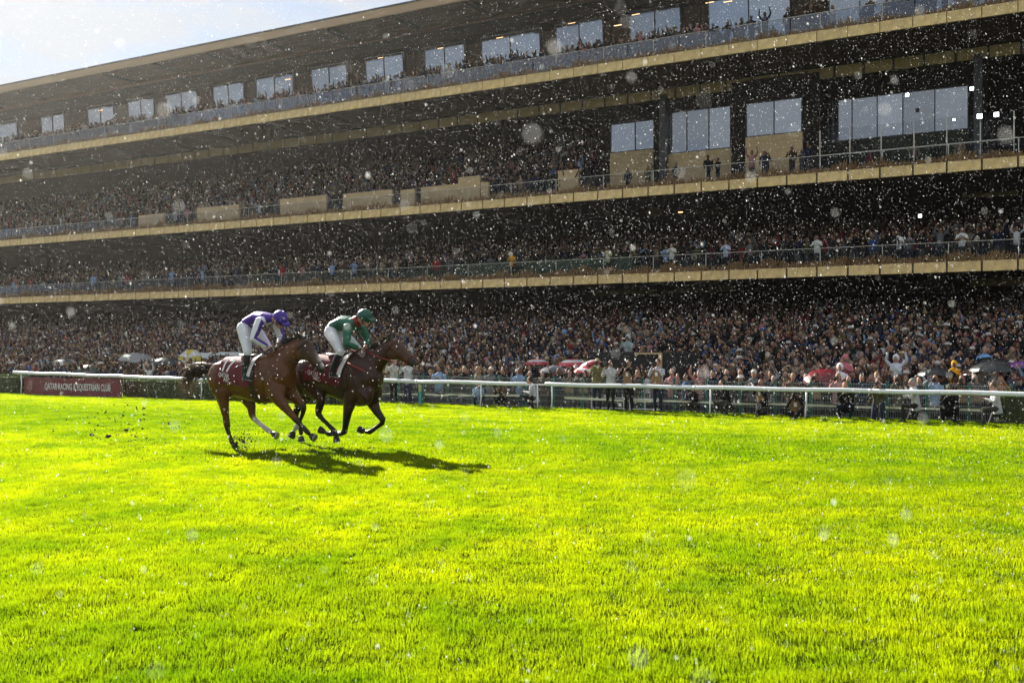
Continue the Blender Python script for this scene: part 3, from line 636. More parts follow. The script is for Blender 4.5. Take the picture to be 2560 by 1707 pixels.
POSES = {
 'stand': dict(el=[(.25, .02, 1.13), (-.25, .02, 1.13)], ha=[(.22, -.10, .92), (-.22, -.10, .92)]),
 'phone': dict(el=[(.27, -.20, 1.22), (-.27, -.20, 1.22)], ha=[(.07, -.36, 1.60), (-.07, -.36, 1.60)]),
 'cheer': dict(el=[(.34, -.08, 1.60), (-.30, -.10, 1.58)], ha=[(.30, -.16, 1.88), (-.22, -.18, 1.86)]),
 'onearm': dict(el=[(.31, -.12, 1.58), (-.25, .02, 1.13)], ha=[(.24, -.22, 1.86), (-.16, -.22, 1.12)]),
 'clap': dict(el=[(.27, -.10, 1.17), (-.27, -.10, 1.17)], ha=[(.05, -.33, 1.30), (-.05, -.33, 1.30)]),
 'camera': dict(el=[(.24, -.20, 1.20), (-.24, -.20, 1.20)], ha=[(.07, -.26, 1.55), (-.05, -.36, 1.53)]),
}
def figure(pose='stand', hat=None, hair='short', n=8, low=False, crouch=None, bib=False, female=False):
    """slots: 0 skin 1 top 2 legs 3 hair 4 shoe; the figure faces -y, feet at the origin"""
    P = POSES[pose]; mb = MB()
    hip = Vector((0, 0, .95)); tilt = Matrix.Identity(3); off = Vector((0, 0, 0))
    kn = [Vector((.10, -.03, .50)), Vector((-.10, -.03, .50))]; an = [Vector((.10, .02, .09)), Vector((-.10, .02, .09))]; hips = [Vector((.09, 0, .92)), Vector((-.09, 0, .92))]
    if crouch == 'squat':
        off = Vector((0, .10, -.58)); tilt = Matrix.Rotation(R(16), 3, 'X'); kn = [Vector((.21, -.32, .46)), Vector((-.21, -.30, .44))]; an = [Vector((.15, .02, .09)), Vector((-.15, .02, .09))]
    if crouch == 'kneel':
        off = Vector((0, .06, -.46)); tilt = Matrix.Rotation(R(8), 3, 'X'); kn = [Vector((.14, -.36, .48)), Vector((-.13, -.12, .08))]; an = [Vector((.14, -.34, .09)), Vector((-.13, .34, .10))]
    if crouch == 'sit':
        off = Vector((0, .10, -.83)); tilt = Matrix.Rotation(R(10), 3, 'X'); kn = [Vector((.24, -.38, .34)), Vector((-.22, -.40, .16))]; an = [Vector((.05, -.42, .08)), Vector((-.02, -.30, .08))]
    def T(p): p = Vector(p); return tilt @ (p - hip) + hip + off
    # legs
    for s in (0, 1):
        h = T(hips[s]) if crouch else hips[s]
        if not (low and not crouch): 
            mb.tube([h + Vector((0, 0, .04)), h.lerp(kn[s], .5), kn[s], kn[s].lerp(an[s], .45), an[s]], [(.095, .10), (.085, .09), (.062, .066), (.058, .062), .045], n, 2)
            f = (an[s] - kn[s]); mb.tube([an[s] + Vector((0, .07, -.045)), an[s] + Vector((0, -.04, -.04)), an[s] + Vector((0, -.18, -.062))], [.042, (.045, .045), (.036, .024)], n, 4)
    if low and not crouch: mb.tube([(0, 0, .02), (0, 0, .5), (0, 0, .92)], [(.14, .08), (.15, .09), (.17, .12)], n, 2, side=(1, 0, 0))
    # trunk
    w = .92 if female else 1.0
    mb.tube([T((0, 0, .80)), T((0, 0, .93)), T((0, 0, 1.10)), T((0, -.01, 1.28)), T((0, 0, 1.42)), T((0, .005, 1.49))], [(.185, .13), (.18, .125), (.165 * w, .115), (.195 * w, .125), (.185 * w, .105), (.075, .07)], n + (0 if low else 2), 1, side=(1, 0, 0))
    # arms
    for s in (0, 1):
        sg = 1 - 2 * s; sh, el, ha = T((sg * .185, 0, 1.40)), T(P['el'][s]), T(P['ha'][s])
        wr = el.lerp(ha, .86)
        mb.tube([sh, sh.lerp(el, .5), el, el.lerp(ha, .5), wr], [.066, .060, .050, .045, .036], max(5, n - 2), 1)
        if low: mb.ball(ha, (.042, .042, .055), 5, 3, 0)
        else:
            d = (ha - el).normalized(); mb.tube([wr, ha], [.028, (.04, .022)], 6, 0)
            for q in range(4): o = Vector(((q - 1.5) * .018, 0, 0)); mb.tube([ha + o, ha + o + d * (.05 + .008 * (q in (1, 2))), ha + o + d * .075 + Vector((0, -.02, 0))], [.011, .010, .008], 5, 0)
            mb.tube([ha + Vector((-sg * .03, 0, 0)), ha + Vector((-sg * .058, -.02, 0)) + d * .03], [.012, .009], 5, 0)
    # neck and head
    hc = T((0, -.025, 1.625)); mb.tube([T((0, .005, 1.44)), T((0, -.005, 1.56))], [.056, .052], n, 0)
    mb.ball(hc, (.077, .094, .118), 7 if low else 12, 5 if low else 9, 0)
    if not low:
        mb.tube([hc + Vector((0, -.086, .02)), hc + Vector((0, -.112, -.022)), hc + Vector((0, -.088, -.035))], [.010, .016, .012], 6, 0)
        mb.ball(hc + Vector((0, -.062, -.075)), (.045, .04, .04), 8, 5, 0)
        for s in (-1, 1):
            mb.ball(hc + Vector((s * .078, .005, -.005)), (.012, .022, .032), 6, 4, 0)
            mb.ball(hc + Vector((s * .031, -.084, .018)), (.013, .009, .008), 6, 4, 3)
        mb.ball(hc + Vector((0, -.094, -.062)), (.024, .007, .006), 6, 4, 3)
    # hair and headgear
    if hair != 'bald':
        mb.ball(hc + Vector((0, .022, .028)), (.088, .096, .110), 7 if low else 12, 5 if low else 8, 3)
        if hair == 'long': mb.tube([hc + Vector((0, .05, .03)), hc + Vector((0, .075, -.10)), hc + Vector((0, .07, -.24))], [(.085, .05), (.09, .045), (.06, .025)], n, 3, side=(1, 0, 0))
    if hat == 'brim': mb.tube([hc + Vector((0, .01, .055)), hc + Vector((0, .01, .068))], [.175, .16], 10, 5); mb.tube([hc + Vector((0, .01, .06)), hc + Vector((0, .012, .15))], [.10, .088], 10, 5)
    if hat == 'cap': mb.ball(hc + Vector((0, .015, .045)), (.095, .105, .095), 10, 6, 5); mb.tube([hc + Vector((0, -.07, .06)), hc + Vector((0, -.18, .045))], [(.07, .012), (.055, .006)], 8, 5, side=(1, 0, 0))
    if hat == 'hood': mb.ball(hc + Vector((0, .035, .02)), (.115, .115, .140), 10, 7, 1)
    if False:
        q = [T((sx * .16, -.135 - .01 * (z < 1.1), z)) for sx, z in ((-1, .98), (1, .98), (1, 1.36), (-1, 1.36))]; d = Vector((0, -.012, 0)); mb.add([*q, *[p + d for p in q]], [(0,3,2,1),(4,5,6,7),(0,1,5,4),(1,2,6,5),(2,3,7,6),(3,0,4,7)], 6)
        c = [T((sx, -.158, z)) for sx, z in ((-.05, 1.2), (.05, 1.2), (.05, 1.33), (-.05, 1.33))]; mb.add(c, [(0, 1, 2, 3)], 7)
    return mb
M_HAT = ramp_mat('hat_felt', [(0.35, 0.27, 0.16), (0.02, 0.025, 0.04), (0.5, 0.48, 0.44), (0.10, 0.03, 0.03), (0.05, 0.06, 0.04)], 0.8, off=0.2)
M_BIB = mat('tan_bib', (0.24, 0.135, 0.065), 0.7, var=0.15, scale=8); M_CARD = mat('white_card', (0.75, 0.75, 0.74), 0.6)
PM = [M_SKIN, M_TOP, M_LEGS, M_HAIR, M_SHOE, M_HAT]
VARIANTS = []
for pose, hat, hair, fem in (('stand', None, 'short', 0), ('phone', None, 'short', 0), ('clap', None, 'long', 1), ('stand', 'brim', 'short', 0), ('cheer', None, 'short', 0), ('phone', None, 'long', 1), ('onearm', None, 'short', 0), ('clap', 'cap', 'short', 0), ('stand', None, 'long', 1), ('phone', 'cap', 'short', 0), ('clap', None, 'bald', 0), ('onearm', None, 'long', 1)):
    me = fuse(figure(pose, hat, hair, 8, female=fem), 'person_body', PM, voxel=0.017, smooth=3, ratio=0.30); VARIANTS.append((me, pose, hat, hair))
LOWS = []
for pose, hat, hair, fem in (('stand', None, 'short', 0), ('phone', None, 'short', 0), ('clap', None, 'long', 1), ('stand', 'brim', 'short', 0), ('cheer', None, 'short', 0), ('clap', None, 'short', 0), ('stand', None, 'long', 1), ('onearm', None, 'short', 0)):
    mb = figure(pose, hat, hair, 5, low=True, female=fem); vs = np.array(mb.v, dtype=np.float32); tri = []; cls = []
    for f, m in zip(mb.f, mb.m):
        for k in range(1, len(f) - 1): tri.append((f[0], f[k], f[k + 1])); cls.append(m)
    vc = np.zeros(len(vs), dtype=np.int32)
    for t, m in zip(tri, cls): vc[list(t)] = m
    LOWS.append((vs, np.array(tri, dtype=np.int32), vc))
TOPS = [('black', (0.010, 0.010, 0.012), 40), ('navy', (0.014, 0.019, 0.042), 22), ('charcoal', (0.03, 0.03, 0.033), 17), ('brown', (0.06, 0.034, 0.02), 10), ('grey', (0.12, 0.12, 0.125), 7), ('beige', (0.22, 0.165, 0.11), 5),
        ('white', (0.48, 0.48, 0.49), 3), ('pale blue', (0.22, 0.32, 0.48), 3), ('olive', (0.075, 0.075, 0.035), 6), ('burgundy', (0.13, 0.018, 0.028), 4), ('dusty pink', (0.34, 0.16, 0.16), 3), ('blue', (0.035, 0.075, 0.19), 3), ('red', (0.26, 0.022, 0.026), 1.5), ('orange', (0.34, 0.12, 0.03), .6)]
TW = np.array([t[2] for t in TOPS], dtype=float); TW /= TW.sum()
SKINS = np.array([(0.22, 0.118, 0.082), (0.27, 0.15, 0.105), (0.19, 0.098, 0.066), (0.29, 0.168, 0.12), (0.09, 0.046, 0.03)]); HAIRS = np.array([(0.02, 0.014, 0.010), (0.05, 0.03, 0.018), (0.10, 0.06, 0.03), (0.012, 0.010, 0.009), (0.26, 0.17, 0.08), (0.22, 0.21, 0.20)])
HATS = np.array([(0.35, 0.27, 0.16), (0.02, 0.025, 0.04), (0.5, 0.48, 0.44), (0.10, 0.03, 0.03)]); PANTS = np.array([(0.015, 0.015, 0.018), (0.02, 0.026, 0.045), (0.06, 0.055, 0.05)])

# ------------------------------------------------------------------ where people stand
PG = np.random.default_rng(21)
KEEP = []                                      # ground kept free: (u0, u1, v0, v1)
ub0, ub1 = on_v(1492, 900, 35)[0], on_v(1708, 900, 35)[0]; KEEP.append((ub0 - .25, ub1 + .25, 33.6, 37.3))
LOWPRESS = (1425, 1462, 1617, 2040, 2095, 2155, 2247, 2338, 2405, 2437)
for x_ in LOWPRESS: q_ = on_v(x_, 1000, 32.45)[0]; KEEP.append((q_ - .3, q_ + .3, 32.2, 32.95))
spots = []                                     # u, v, z, row
row = 0
for v in np.arange(32.55, 38.4, 0.64):
    row += 1; u = -1.62 * v - 3
    while u < 1.5:
        u += PG.uniform(0.44, 0.64); vv = v + PG.uniform(-.14, .14)
        if any(a < u < b and c < vv < d for a, b, c, d in KEEP): continue
        spots.append((u, vv, apron_z(vv) + .004, row))
va, za, vb, zb, n = TIERS[1]; dv = (vb - va) / n; dz = (zb - za) / n
for i in range(n):
    v = va + (i + .5) * dv; row += 1; u = -1.6 * v - 3
    while u < 1.5:
        u += PG.uniform(0.46, 0.74) * (1 + .012 * i)
        if PG.random() < .03 + .55 * max(0.0, (i - 14) / 18) ** 1.2: continue
        spots.append((u, v + PG.uniform(-.15, .15), za + i * dz, row))
def depth(s): return -s[0] * SA + s[1] * CA
def in_view(s):
    p = W(s[0], s[1]); return abs(p.x / p.y) < 0.53
order = sorted([i for i, s in enumerate(spots) if in_view(s)], key=lambda i: depth(spots[i]))
SINGLE = set(order[:270])
ORD = ['zeroth', 'first', 'second', 'third', 'fourth', 'fifth', 'sixth', 'seventh', 'eighth', 'ninth', 'tenth', 'eleventh', 'twelfth', 'thirteenth', 'fourteenth', 'fifteenth', 'sixteenth', 'seventeenth', 'eighteenth', 'nineteenth', 'twentieth']
def nth(k):
    if k <= 20: return ORD[k]
    t = {2: 'twenty', 3: 'thirty', 4: 'forty', 5: 'fifty', 6: 'sixty', 7: 'seventy', 8: 'eighty', 9: 'ninety'}[k // 10] if k < 100 else 'hundred'
    if k >= 100: return 'hundred-and-' + nth(k - 100) if k > 100 else 'hundredth'
    return (t[:-1] + 'ieth') if k % 10 == 0 else t + '-' + ORD[k % 10]
ACT = {'stand': '', 'phone': ' lifting a hand-held phone pose', 'cheer': ' with both arms up', 'onearm': ' waving one arm', 'clap': ' clapping'}
rows = {}
for i in SINGLE: rows.setdefault(spots[i][3], []).append(i)
for r_ in rows: rows[r_].sort(key=lambda i: -spots[i][0])
for r_, ids in sorted(rows.items()):
    for k, i in enumerate(ids):
        u, v, z, _ = spots[i]; me, pose, hat, hair = VARIANTS[int(PG.integers(0, len(VARIANTS)))]
        t = TOPS[int(PG.choice(len(TOPS), p=TW))]; o = shared('person', me, None, W(u, v, z), -ANG + PG.normal(0, .28)); s = PG.uniform(.93, 1.06); o.scale = (s, s, s)
        o.color = (*t[1], 1)
        bits = {'stand': 'standing', 'phone': 'with hands at face', 'cheer': 'arms up', 'onearm': 'waving one arm', 'clap': 'with hands together'}[pose]
        tag(o, '%s-clad spectator %s, row %s, %s from right' % (t[0], bits, nth(r_), nth(k + 1)), 'person', 'spectators packed behind the wire fence')

# ------------------------------------------------------------------ the mass of the crowd
mass = [s for i, s in enumerate(spots) if i not in SINGLE]
for lv, stepu, skip in ((2, 0.66, .08), (3, 0.7, .12)):
    va, za, vb, zb, n = TIERS[lv]; dv = (vb - va) / n; dz = (zb - za) / n
    for i in range(n):
        v = va + (i + .5) * dv; u = -1.6 * v - 2
        while u < (2 if lv == 2 else -28):
            u += PG.uniform(.8, 1.2) * stepu
            if PG.random() < skip: continue
            mass.append((u, v + PG.uniform(-.12, .12), za + i * dz, 0))
for v in (54.0, 54.6): 
    u = -1.6 * v
    while u < 2:
        u += PG.uniform(.45, 1.1)
        if -34 < u < -15.5: continue
        mass.append((u, v + PG.uniform(-.2, .2), 5.87, 0))
for v, dens in ((53.85, .95), (54.3, .9), (54.9, .7), (55.6, .5)):
    u = -1.62 * v
    while u < 2:
        u += PG.uniform(.28, .52)
        if PG.random() > dens * (0.8 + 0.4 * math.sin(u * .55) ** 2) * (1.0 if u < -16 else 0.35): continue
        mass.append((u, v + PG.uniform(-.2, .2), 18.03, 0))
for px, v in ((1770, 54), (1795, 54.6), (1880, 54.4), (1910, 54.2), (1915, 54.9), (1980, 54), (2005, 54.5), (2020, 54.2), (2030, 55), (2120, 56), (2175, 56.5), (2285, 55.5), (2340, 56.4), (2480, 55), (2400, 55.5), (1690, 54.8), (1570, 55), (1620, 55.4), (1450, 55), (1400, 54.8)):
    mass.append((on_v(px, 300, v)[0], v, 10.73, 0))
def crowd_mesh(lst):
    VV, FF, CC = [], [], []; b = 0
    for (u, v, z, _) in lst:
        vs, tri, vc = LOWS[int(PG.integers(0, len(LOWS)))]; a = -ANG + PG.normal(0, .3); c, s = math.cos(a), math.sin(a); k = PG.uniform(.92, 1.07)
        p = vs * k; q = np.empty_like(p); w = W(u, v, z); q[:, 0] = p[:, 0] * c - p[:, 1] * s + w.x; q[:, 1] = p[:, 0] * s + p[:, 1] * c + w.y; q[:, 2] = p[:, 2] + w.z
        lut = np.array([SKINS[PG.integers(0, 5)], TOPS[int(PG.choice(len(TOPS), p=TW))][1], PANTS[PG.integers(0, 3)], HAIRS[PG.integers(0, 6)], (.015, .014, .013), HATS[PG.integers(0, 4)]])
        VV.append(q); FF.append(tri + b); CC.append(lut[vc]); b += len(q)
    V = np.concatenate(VV).astype(np.float32); F = np.concatenate(FF).astype(np.int32); C = np.concatenate(CC).astype(np.float32)
    me = bpy.data.meshes.new('crowd'); me.vertices.add(len(V)); me.vertices.foreach_set('co', V.ravel()); me.loops.add(F.size); me.loops.foreach_set('vertex_index', F.ravel())
    me.polygons.add(len(F)); me.polygons.foreach_set('loop_start', np.arange(0, F.size, 3, dtype=np.int32)); me.polygons.foreach_set('loop_total', np.full(len(F), 3, dtype=np.int32))
    at = me.color_attributes.new('Col', 'FLOAT_COLOR', 'POINT'); at.data.foreach_set('color', np.concatenate([C, np.ones((len(C), 1), dtype=np.float32)], 1).ravel())
    me.polygons.foreach_set('use_smooth', np.ones(len(F), dtype=bool)); me.update(calc_edges=True); me.validate()
    me.materials.append(mat('crowd_clothing', rough=0.95, attr='Col', spec=0.04)); return me
CROWD = shared('crowd', crowd_mesh(mass)); CROWD['kind'] = 'stuff'; tag(CROWD, 'dense mass of spectators filling the terrace and balconies of the stand', 'crowd')
print('crowd', len(mass), 'singles', len(SINGLE))
# ================================================================== photographers and people who stand out
def special(px, v, pose, label, colr, crouch=None, rot=0.0, hat=None, hair='short', bib=False, z=None, scale=1.0, camera=True, parts=None):
    me = fuse(figure(pose, hat, hair, 8, crouch=crouch, bib=bib), 'person_body', PM + [M_BIB, M_CARD], voxel=0.016, smooth=3, ratio=0.4)
    u = on_v(px, 1000, v)[0]; zz = ground_z(v) if z is None else z
    o = shared('person', me, None, W(u, v, zz), -ANG + R(rot)); o.scale = (scale,) * 3; o.color = (*colr, 1); tag(o, label, 'person')
    if bib:
        hip_ = Vector((0, 0, .95)); of_ = {None: (Vector((0, 0, 0)), 0), 'squat': (Vector((0, .10, -.58)), 16), 'kneel': (Vector((0, .06, -.46)), 8), 'sit': (Vector((0, .10, -.83)), 10)}[crouch]; rt_ = Matrix.Rotation(R(of_[1]), 3, 'X')
        def TT(p): return rt_ @ (Vector(p) - hip_) + hip_ + of_[0]
        mb = MB(); n_ = 6
        for i in range(n_):
            for z0, z1 in ((.93, 1.15), (1.15, 1.37)):
                a0, a1 = -1 + 2 * i / n_, -1 + 2 * (i + 1) / n_; f = lambda a, z: TT((a * .165, -.150 + .035 * a * a - .005 * math.sin(z * 9), z)); mb.quad(f(a0, z0), f(a1, z0), f(a1, z1), f(a0, z1))
        for sx in (-1, 1): mb.tube([TT((sx * .10, -.128, 1.36)), TT((sx * .11, -.06, 1.46)), TT((sx * .10, .05, 1.47))], [(.022, .006)] * 3, 6, side=(1, 0, 0))
        b_ = mb.build('bib', M_BIB, o, smooth=True); mb = MB(); mb.add([TT((x, -.162, z)) for x, z in ((-.045, 1.20), (.045, 1.20), (.045, 1.32), (-.045, 1.32))], [(0, 1, 2, 3)]); mb.build('pass_card', M_CARD, b_)
    if camera and pose == 'camera':
        hip = Vector((0, 0, .95)); off = {None: (Vector((0, 0, 0)), 0), 'squat': (Vector((0, .10, -.58)), 16), 'kneel': (Vector((0, .06, -.46)), 8), 'sit': (Vector((0, .10, -.83)), 10)}[crouch]
        c = Matrix.Rotation(R(off[1]), 3, 'X') @ (Vector((0, -.24, 1.60)) - hip) + hip + off[0]
        r = empty('photo_camera', o.matrix_basis @ c, -ANG + R(rot)); r.scale = (scale,) * 3
        tag(r, 'camera of the ' + label, 'camera', 'cameras of the trackside photographers')
        mb = MB(); mb.box(-.07, -.03, -.05, .07, .04, .045); mb.box(-.03, -.03, .046, .03, .03, .07); mb.build('body', M_KIT, r)
        mb = MB(); mb.tube([(0, -.031, 0), (0, -.12, 0), (0, -.121, 0), (0, -.26, -.01)], [.04, .04, .05, .055], 12); mb.build('lens', M_KIT, r, smooth=True)
    return o
WH = (0.46, 0.46, 0.48); BK = (0.014, 0.014, 0.016); LB = (0.28, 0.37, 0.52); OL = (0.16, 0.14, 0.06); NV = (0.02, 0.028, 0.055); CM = (0.09, 0.085, 0.05)
special(1645, 31.25, 'camera', 'tall standing photographer in white shirt and tan bib with a camera', (0.44, 0.44, 0.50), bib=True, scale=1.02)
special(1572, 31.3, 'camera', 'standing photographer in black with a tan bib before the black platform', BK, bib=True)
special(1527, 31.35, 'camera', 'standing photographer with white sleeves beside the olive jacket', WH, hair='short', scale=.99)
special(1493, 31.5, 'camera', 'standing man in an olive jacket by the striped umbrellas', OL, hat='cap', rot=20, scale=1.02)
special(1617, 32.45, 'clap', 'brown-haired person in white shirt looking sideways beside the tall photographer', WH, rot=-60, hair='long', z=G_APRON + .004)
special(1462, 32.45, 'camera', 'photographer in dark coat with tan bib below the striped umbrella', BK, bib=True, z=G_APRON + .004)
special(1425, 32.45, 'camera', 'photographer with tan bib near the leaning white post', (0.10, 0.09, 0.07), bib=True, z=G_APRON + .004)
special(1332, 31.0, 'clap', 'squatting man in a white shirt facing sideways in the rail gap', WH, 'squat', rot=-70, scale=1.0)
special(1195, 31.2, 'camera', 'squatting photographer in pale blue shirt behind the straight tape', LB, 'squat', rot=40, scale=.8)
special(1255, 31.3, 'camera', 'low squatting person in dark brown behind the straight tape', (0.09, 0.055, 0.03), 'squat', rot=-10, scale=.85)
special(1812, 31.0, 'camera', 'squatting photographer in black jacket facing left below the rail', BK, 'squat', rot=-45, scale=1.0)
special(1735, 31.3, 'camera', 'small seated person in dark clothes beside the wire fence', BK, 'squat', rot=-20, scale=.82)
special(1905, 31.1, 'camera', 'squatting bald photographer in black with a tan bib', BK, 'kneel', rot=-25, hair='bald', bib=True, scale=.93)
special(1990, 31.0, 'camera', 'sitting photographer with a white cap and tan bib', BK, 'sit', rot=5, hat='cap', bib=True, scale=1.05)
special(2040, 32.45, 'camera', 'standing photographer in black with tan bib left of the pink jacket', BK, bib=True, z=G_APRON + .004)
special(2095, 32.45, 'camera', 'standing photographer in a pink jacket behind the tape', (0.45, 0.24, 0.24), z=G_APRON + .004)
special(2112, 31.0, 'camera', 'squatting photographer in black with a big lens below the pink jacket', BK, 'squat', rot=15, scale=1.0)
special(2155, 32.45, 'stand', 'standing man in a navy suit behind the wire fence', NV, z=G_APRON + .004)
special(2196, 31.0, 'camera', 'squatting photographer in camouflage jacket behind the tape', CM, 'kneel', rot=0, scale=1.0)
special(2247, 32.45, 'camera', 'standing photographer in camouflage jacket and mustard trousers', CM, z=G_APRON + .004)
special(2285, 30.95, 'camera', 'squatting photographer in white shirt beside mustard trousers', WH, 'kneel', rot=-65, scale=1.0)
special(2338, 32.45, 'camera', 'standing bald photographer in a pale blue shirt', LB, hair='bald', z=G_APRON + .004)
special(2372, 31.0, 'camera', 'squatting photographer with white cap near the right fence end', BK, 'squat', rot=10, hat='cap', scale=.98)
special(2405, 32.45, 'camera', 'standing photographer in black with tan bib third from the right hedge', BK, bib=True, z=G_APRON + .004)
special(2437, 32.45, 'camera', 'standing photographer in navy with tan bib second from the right hedge', NV, bib=True, z=G_APRON + .004)
special(2488, 30.9, 'clap', 'sitting man in white shirt with black straps beside the right hedge', WH, 'kneel', rot=-75, scale=.95)
special(1020, 31.3, 'camera', 'standing photographer in white shirt beneath the dark horse\'s head', WH, scale=.98)
special(985, 31.3, 'camera', 'standing person in a long pale hooded coat beneath the dark horse\'s chin', (0.40, 0.39, 0.36), hat='hood', scale=1.0)
# in the crowd
def in_crowd(px, py_top, v, pose, label, colr, hat=None, hair='short', scale=1.0, rot=0.0):
    z = on_v(px, py_top, v)[1] - 1.76 * scale; return special(px, v, pose, label, colr, hat=hat, hair=hair, scale=scale, z=z, camera=False, rot=rot)
YEL = (0.75, 0.36, 0.015)
in_crowd(2385, 902, 33.6, 'clap', 'child in a yellow hooded raincoat held above the crowd', YEL, 'hood', scale=.78)
in_crowd(2240, 886, 34.6, 'cheer', 'spectator in a white hooded raincoat with both arms raised', (0.62, 0.65, 0.70), 'hood', scale=1.0)
in_crowd(2113, 886, 35.0, 'clap', 'spectator in a pink hooded jacket beside the dark red umbrella', (0.55, 0.18, 0.20), 'hood', scale=1.0)
in_crowd(2100, 908, 33.4, 'clap', 'spectator in a loose white rain poncho below the pink hood', (0.70, 0.70, 0.72), 'hood', scale=1.0)
in_crowd(2462, 865, 38.0, 'clap', 'spectator in a bright pale blue shirt above the black umbrellas', (0.22, 0.42, 0.72), scale=1.0)
in_crowd(1570, 836, 39.0, 'camera', 'cameraman in a pale grey rain cape above the black platform', (0.36, 0.42, 0.42), 'hood', scale=1.08)
# guests on the lowest balcony
for px, py, c, lab in ((1680, 608, (0.62, 0.60, 0.52), 'woman in a long cream dress standing on the lowest balcony'), (2043, 592, (0.66, 0.68, 0.64), 'woman in white skirt on the lowest balcony beside dark barriers'), (2245, 580, (0.70, 0.70, 0.68), 'woman in a white dress near the right of the lowest balcony'), (1815, 592, (0.42, 0.48, 0.60), 'guest in a pale blue suit pointing on the lowest balcony'), (1520, 600, (0.50, 0.47, 0.30), 'woman in a pale yellow dress on the lowest balcony hedge'), (1280, 618, (0.62, 0.30, 0.04), 'guest in a bright orange top on the lowest balcony'), (2405, 578, (0.66, 0.66, 0.64), 'guest in white wrapped in a clear sheet on the lowest balcony')):
    o = special(px, 53.95, 'clap', lab, c, hair='long', z=5.87, camera=False)

# ================================================================== black platform, umbrellas
M_BLACKSCRIM = mat('black_scrim', (0.016, 0.016, 0.018), 0.85, var=0.3, scale=3, bump=0.2, bscale=5)
pl = empty('camera_platform', W((ub0 + ub1) / 2, 35.2, G_APRON), -ANG); tag(pl, 'black screened camera platform behind the standing photographers', 'platform')
hw = (ub1 - ub0) / 2; ztop = on_v(1600, 880, 34.2)[1] - G_APRON
mb = MB(); mb.box(-hw, -1, 0, hw, 1.4, ztop); mb.build('screen', M_BLACKSCRIM, pl)
xg = on_v(1650, 900, 34.1)[0] - (ub0 + ub1) / 2
mb = MB(); mb.box(xg - .06, -1.12, 0, xg + .06, -1.01, ztop - .02); mb.build('frame_post', M_CREAM, pl)
mb = MB(); mb.box(xg - 1.0, -1.10, ztop - .08, xg - .065, -1.02, ztop - .02); mb.build('frame_bar', M_CREAM, pl)
M_RIB = mat('umbrella_rib', (0.25, 0.25, 0.26), 0.3, metal=0.8)
def umbrella_cloth(name, c, c2=None, t=0.35):
    m = leaf_mat(name, c, c, (1.4, 1.4, 1.4), mixf=t, gloss=0.05); return m
UMB_M = {}
def umbrella(px, py, v, r, cols, label, tilt=(0, 0)):
    u, z = on_v(px, py, v); root = empty('umbrella', W(u, v, z - .95), -ANG + random.uniform(-.3, .3)); root.rotation_euler = (R(tilt[0]), R(tilt[1]), -ANG + .2)
    tag(root, label, 'umbrella', 'umbrellas over the crowd')
    ms = []
    for c in cols:
        if c not in UMB_M: UMB_M[c] = umbrella_cloth('umbrella_cloth', c)
        ms.append(UMB_M[c])
    n = 8; K = 6; mb = MB(); T = lambda a, k: (r * math.sin(k / K * 1.25) / math.sin(1.25) * math.cos(a) * (1 - .035 * math.sin(a * n / 2) ** 2 * k / K), r * math.sin(k / K * 1.25) / math.sin(1.25) * math.sin(a) * (1 - .035 * math.sin(a * n / 2) ** 2 * k / K), .95 - .42 * r * (1 - math.cos(k / K * 1.25)) / (1 - math.cos(1.25)) - .02 * math.sin(a * n / 2) ** 2 * k / K)
    for g in range(n):
        for sdiv in range(3):
            a0, a1 = 2 * math.pi * (g + sdiv / 3) / n, 2 * math.pi * (g + (sdiv + 1) / 3) / n
            for k in range(K):
                mi = ((g % len(cols)) if len(cols) < 3 else (k // 2) % 2)
                mb.add([T(a0, k), T(a1, k), T(a1, k + 1), T(a0, k + 1)], [(0, 1, 2, 3)] if k else [(0, 2, 3)], mi)
    mb.build('canopy', ms, root, smooth=True)
    mb = MB()
    for g in range(n): a = 2 * math.pi * g / n; mb.tube([Vector(T(a, k)) * .985 - Vector((0, 0, .006)) for k in range(K + 1)], [.004] * (K + 1), 4)
    mb.build('ribs', M_RIB, root)
    mb = MB(); mb.tube([(0, 0, 0.1), (0, 0, .98)], [.008, .006], 6); mb.build('shaft', M_RIB, root)
    mb = MB(); mb.tube([(0, 0, .12), (0, 0, .0), (.02, 0, -.04), (.05, 0, -.03)], [.012, .013, .012, .01], 6); mb.build('handle', M_KIT, root)
RD, WT, GY, BLK, DR = (0.50, 0.03, 0.06), (0.72, 0.70, 0.70), (0.10, 0.105, 0.13), (0.014, 0.014, 0.016), (0.17, 0.008, 0.018)
umbrella(1342, 897, 35.2, .52, (RD, WT, RD), 'flat red and white striped umbrella, leftmost of the striped group')
umbrella(1432, 897, 34.2, .62, (RD, WT, WT), 'largest red and white striped umbrella in the middle of the group')
umbrella(1462, 916, 33.2, .50, (RD, WT, RD), 'low red and white striped umbrella before the largest striped one', (6, 8))
umbrella(1492, 898, 33.8, .48, (RD, WT, RD), 'tilted red and white striped umbrella against the black platform', (-4, -22))
umbrella(1384, 914, 33.4, .55, (GY, (0.16, 0.16, 0.2)), 'grey umbrella between the striped umbrellas')
umbrella(2060, 922, 33.3, .60, (DR,), 'dark red umbrella tilted towards the track', (24, -6))
umbrella(2342, 918, 33.0, .56, (BLK,), 'black umbrella left of the yellow raincoat')
umbrella(2482, 904, 33.0, .66, ((0.03, 0.03, 0.034),), 'large dark grey umbrella right of the yellow raincoat')
umbrella(2478, 892, 34.8, .62, (BLK,), 'black umbrella behind the large dark grey one')
umbrella(2556, 902, 34.0, .5, ((0.10, 0.03, 0.16),), 'purple umbrella at the right edge')
umbrella(2438, 922, 33.6, .42, ((0.16, 0.085, 0.08),), 'small brownish umbrella beside the yellow raincoat')
umbrella(160, 897, 34.0, .75, ((0.55, 0.56, 0.58), (0.06, 0.06, 0.07)), 'white and black umbrella above the maroon banner')
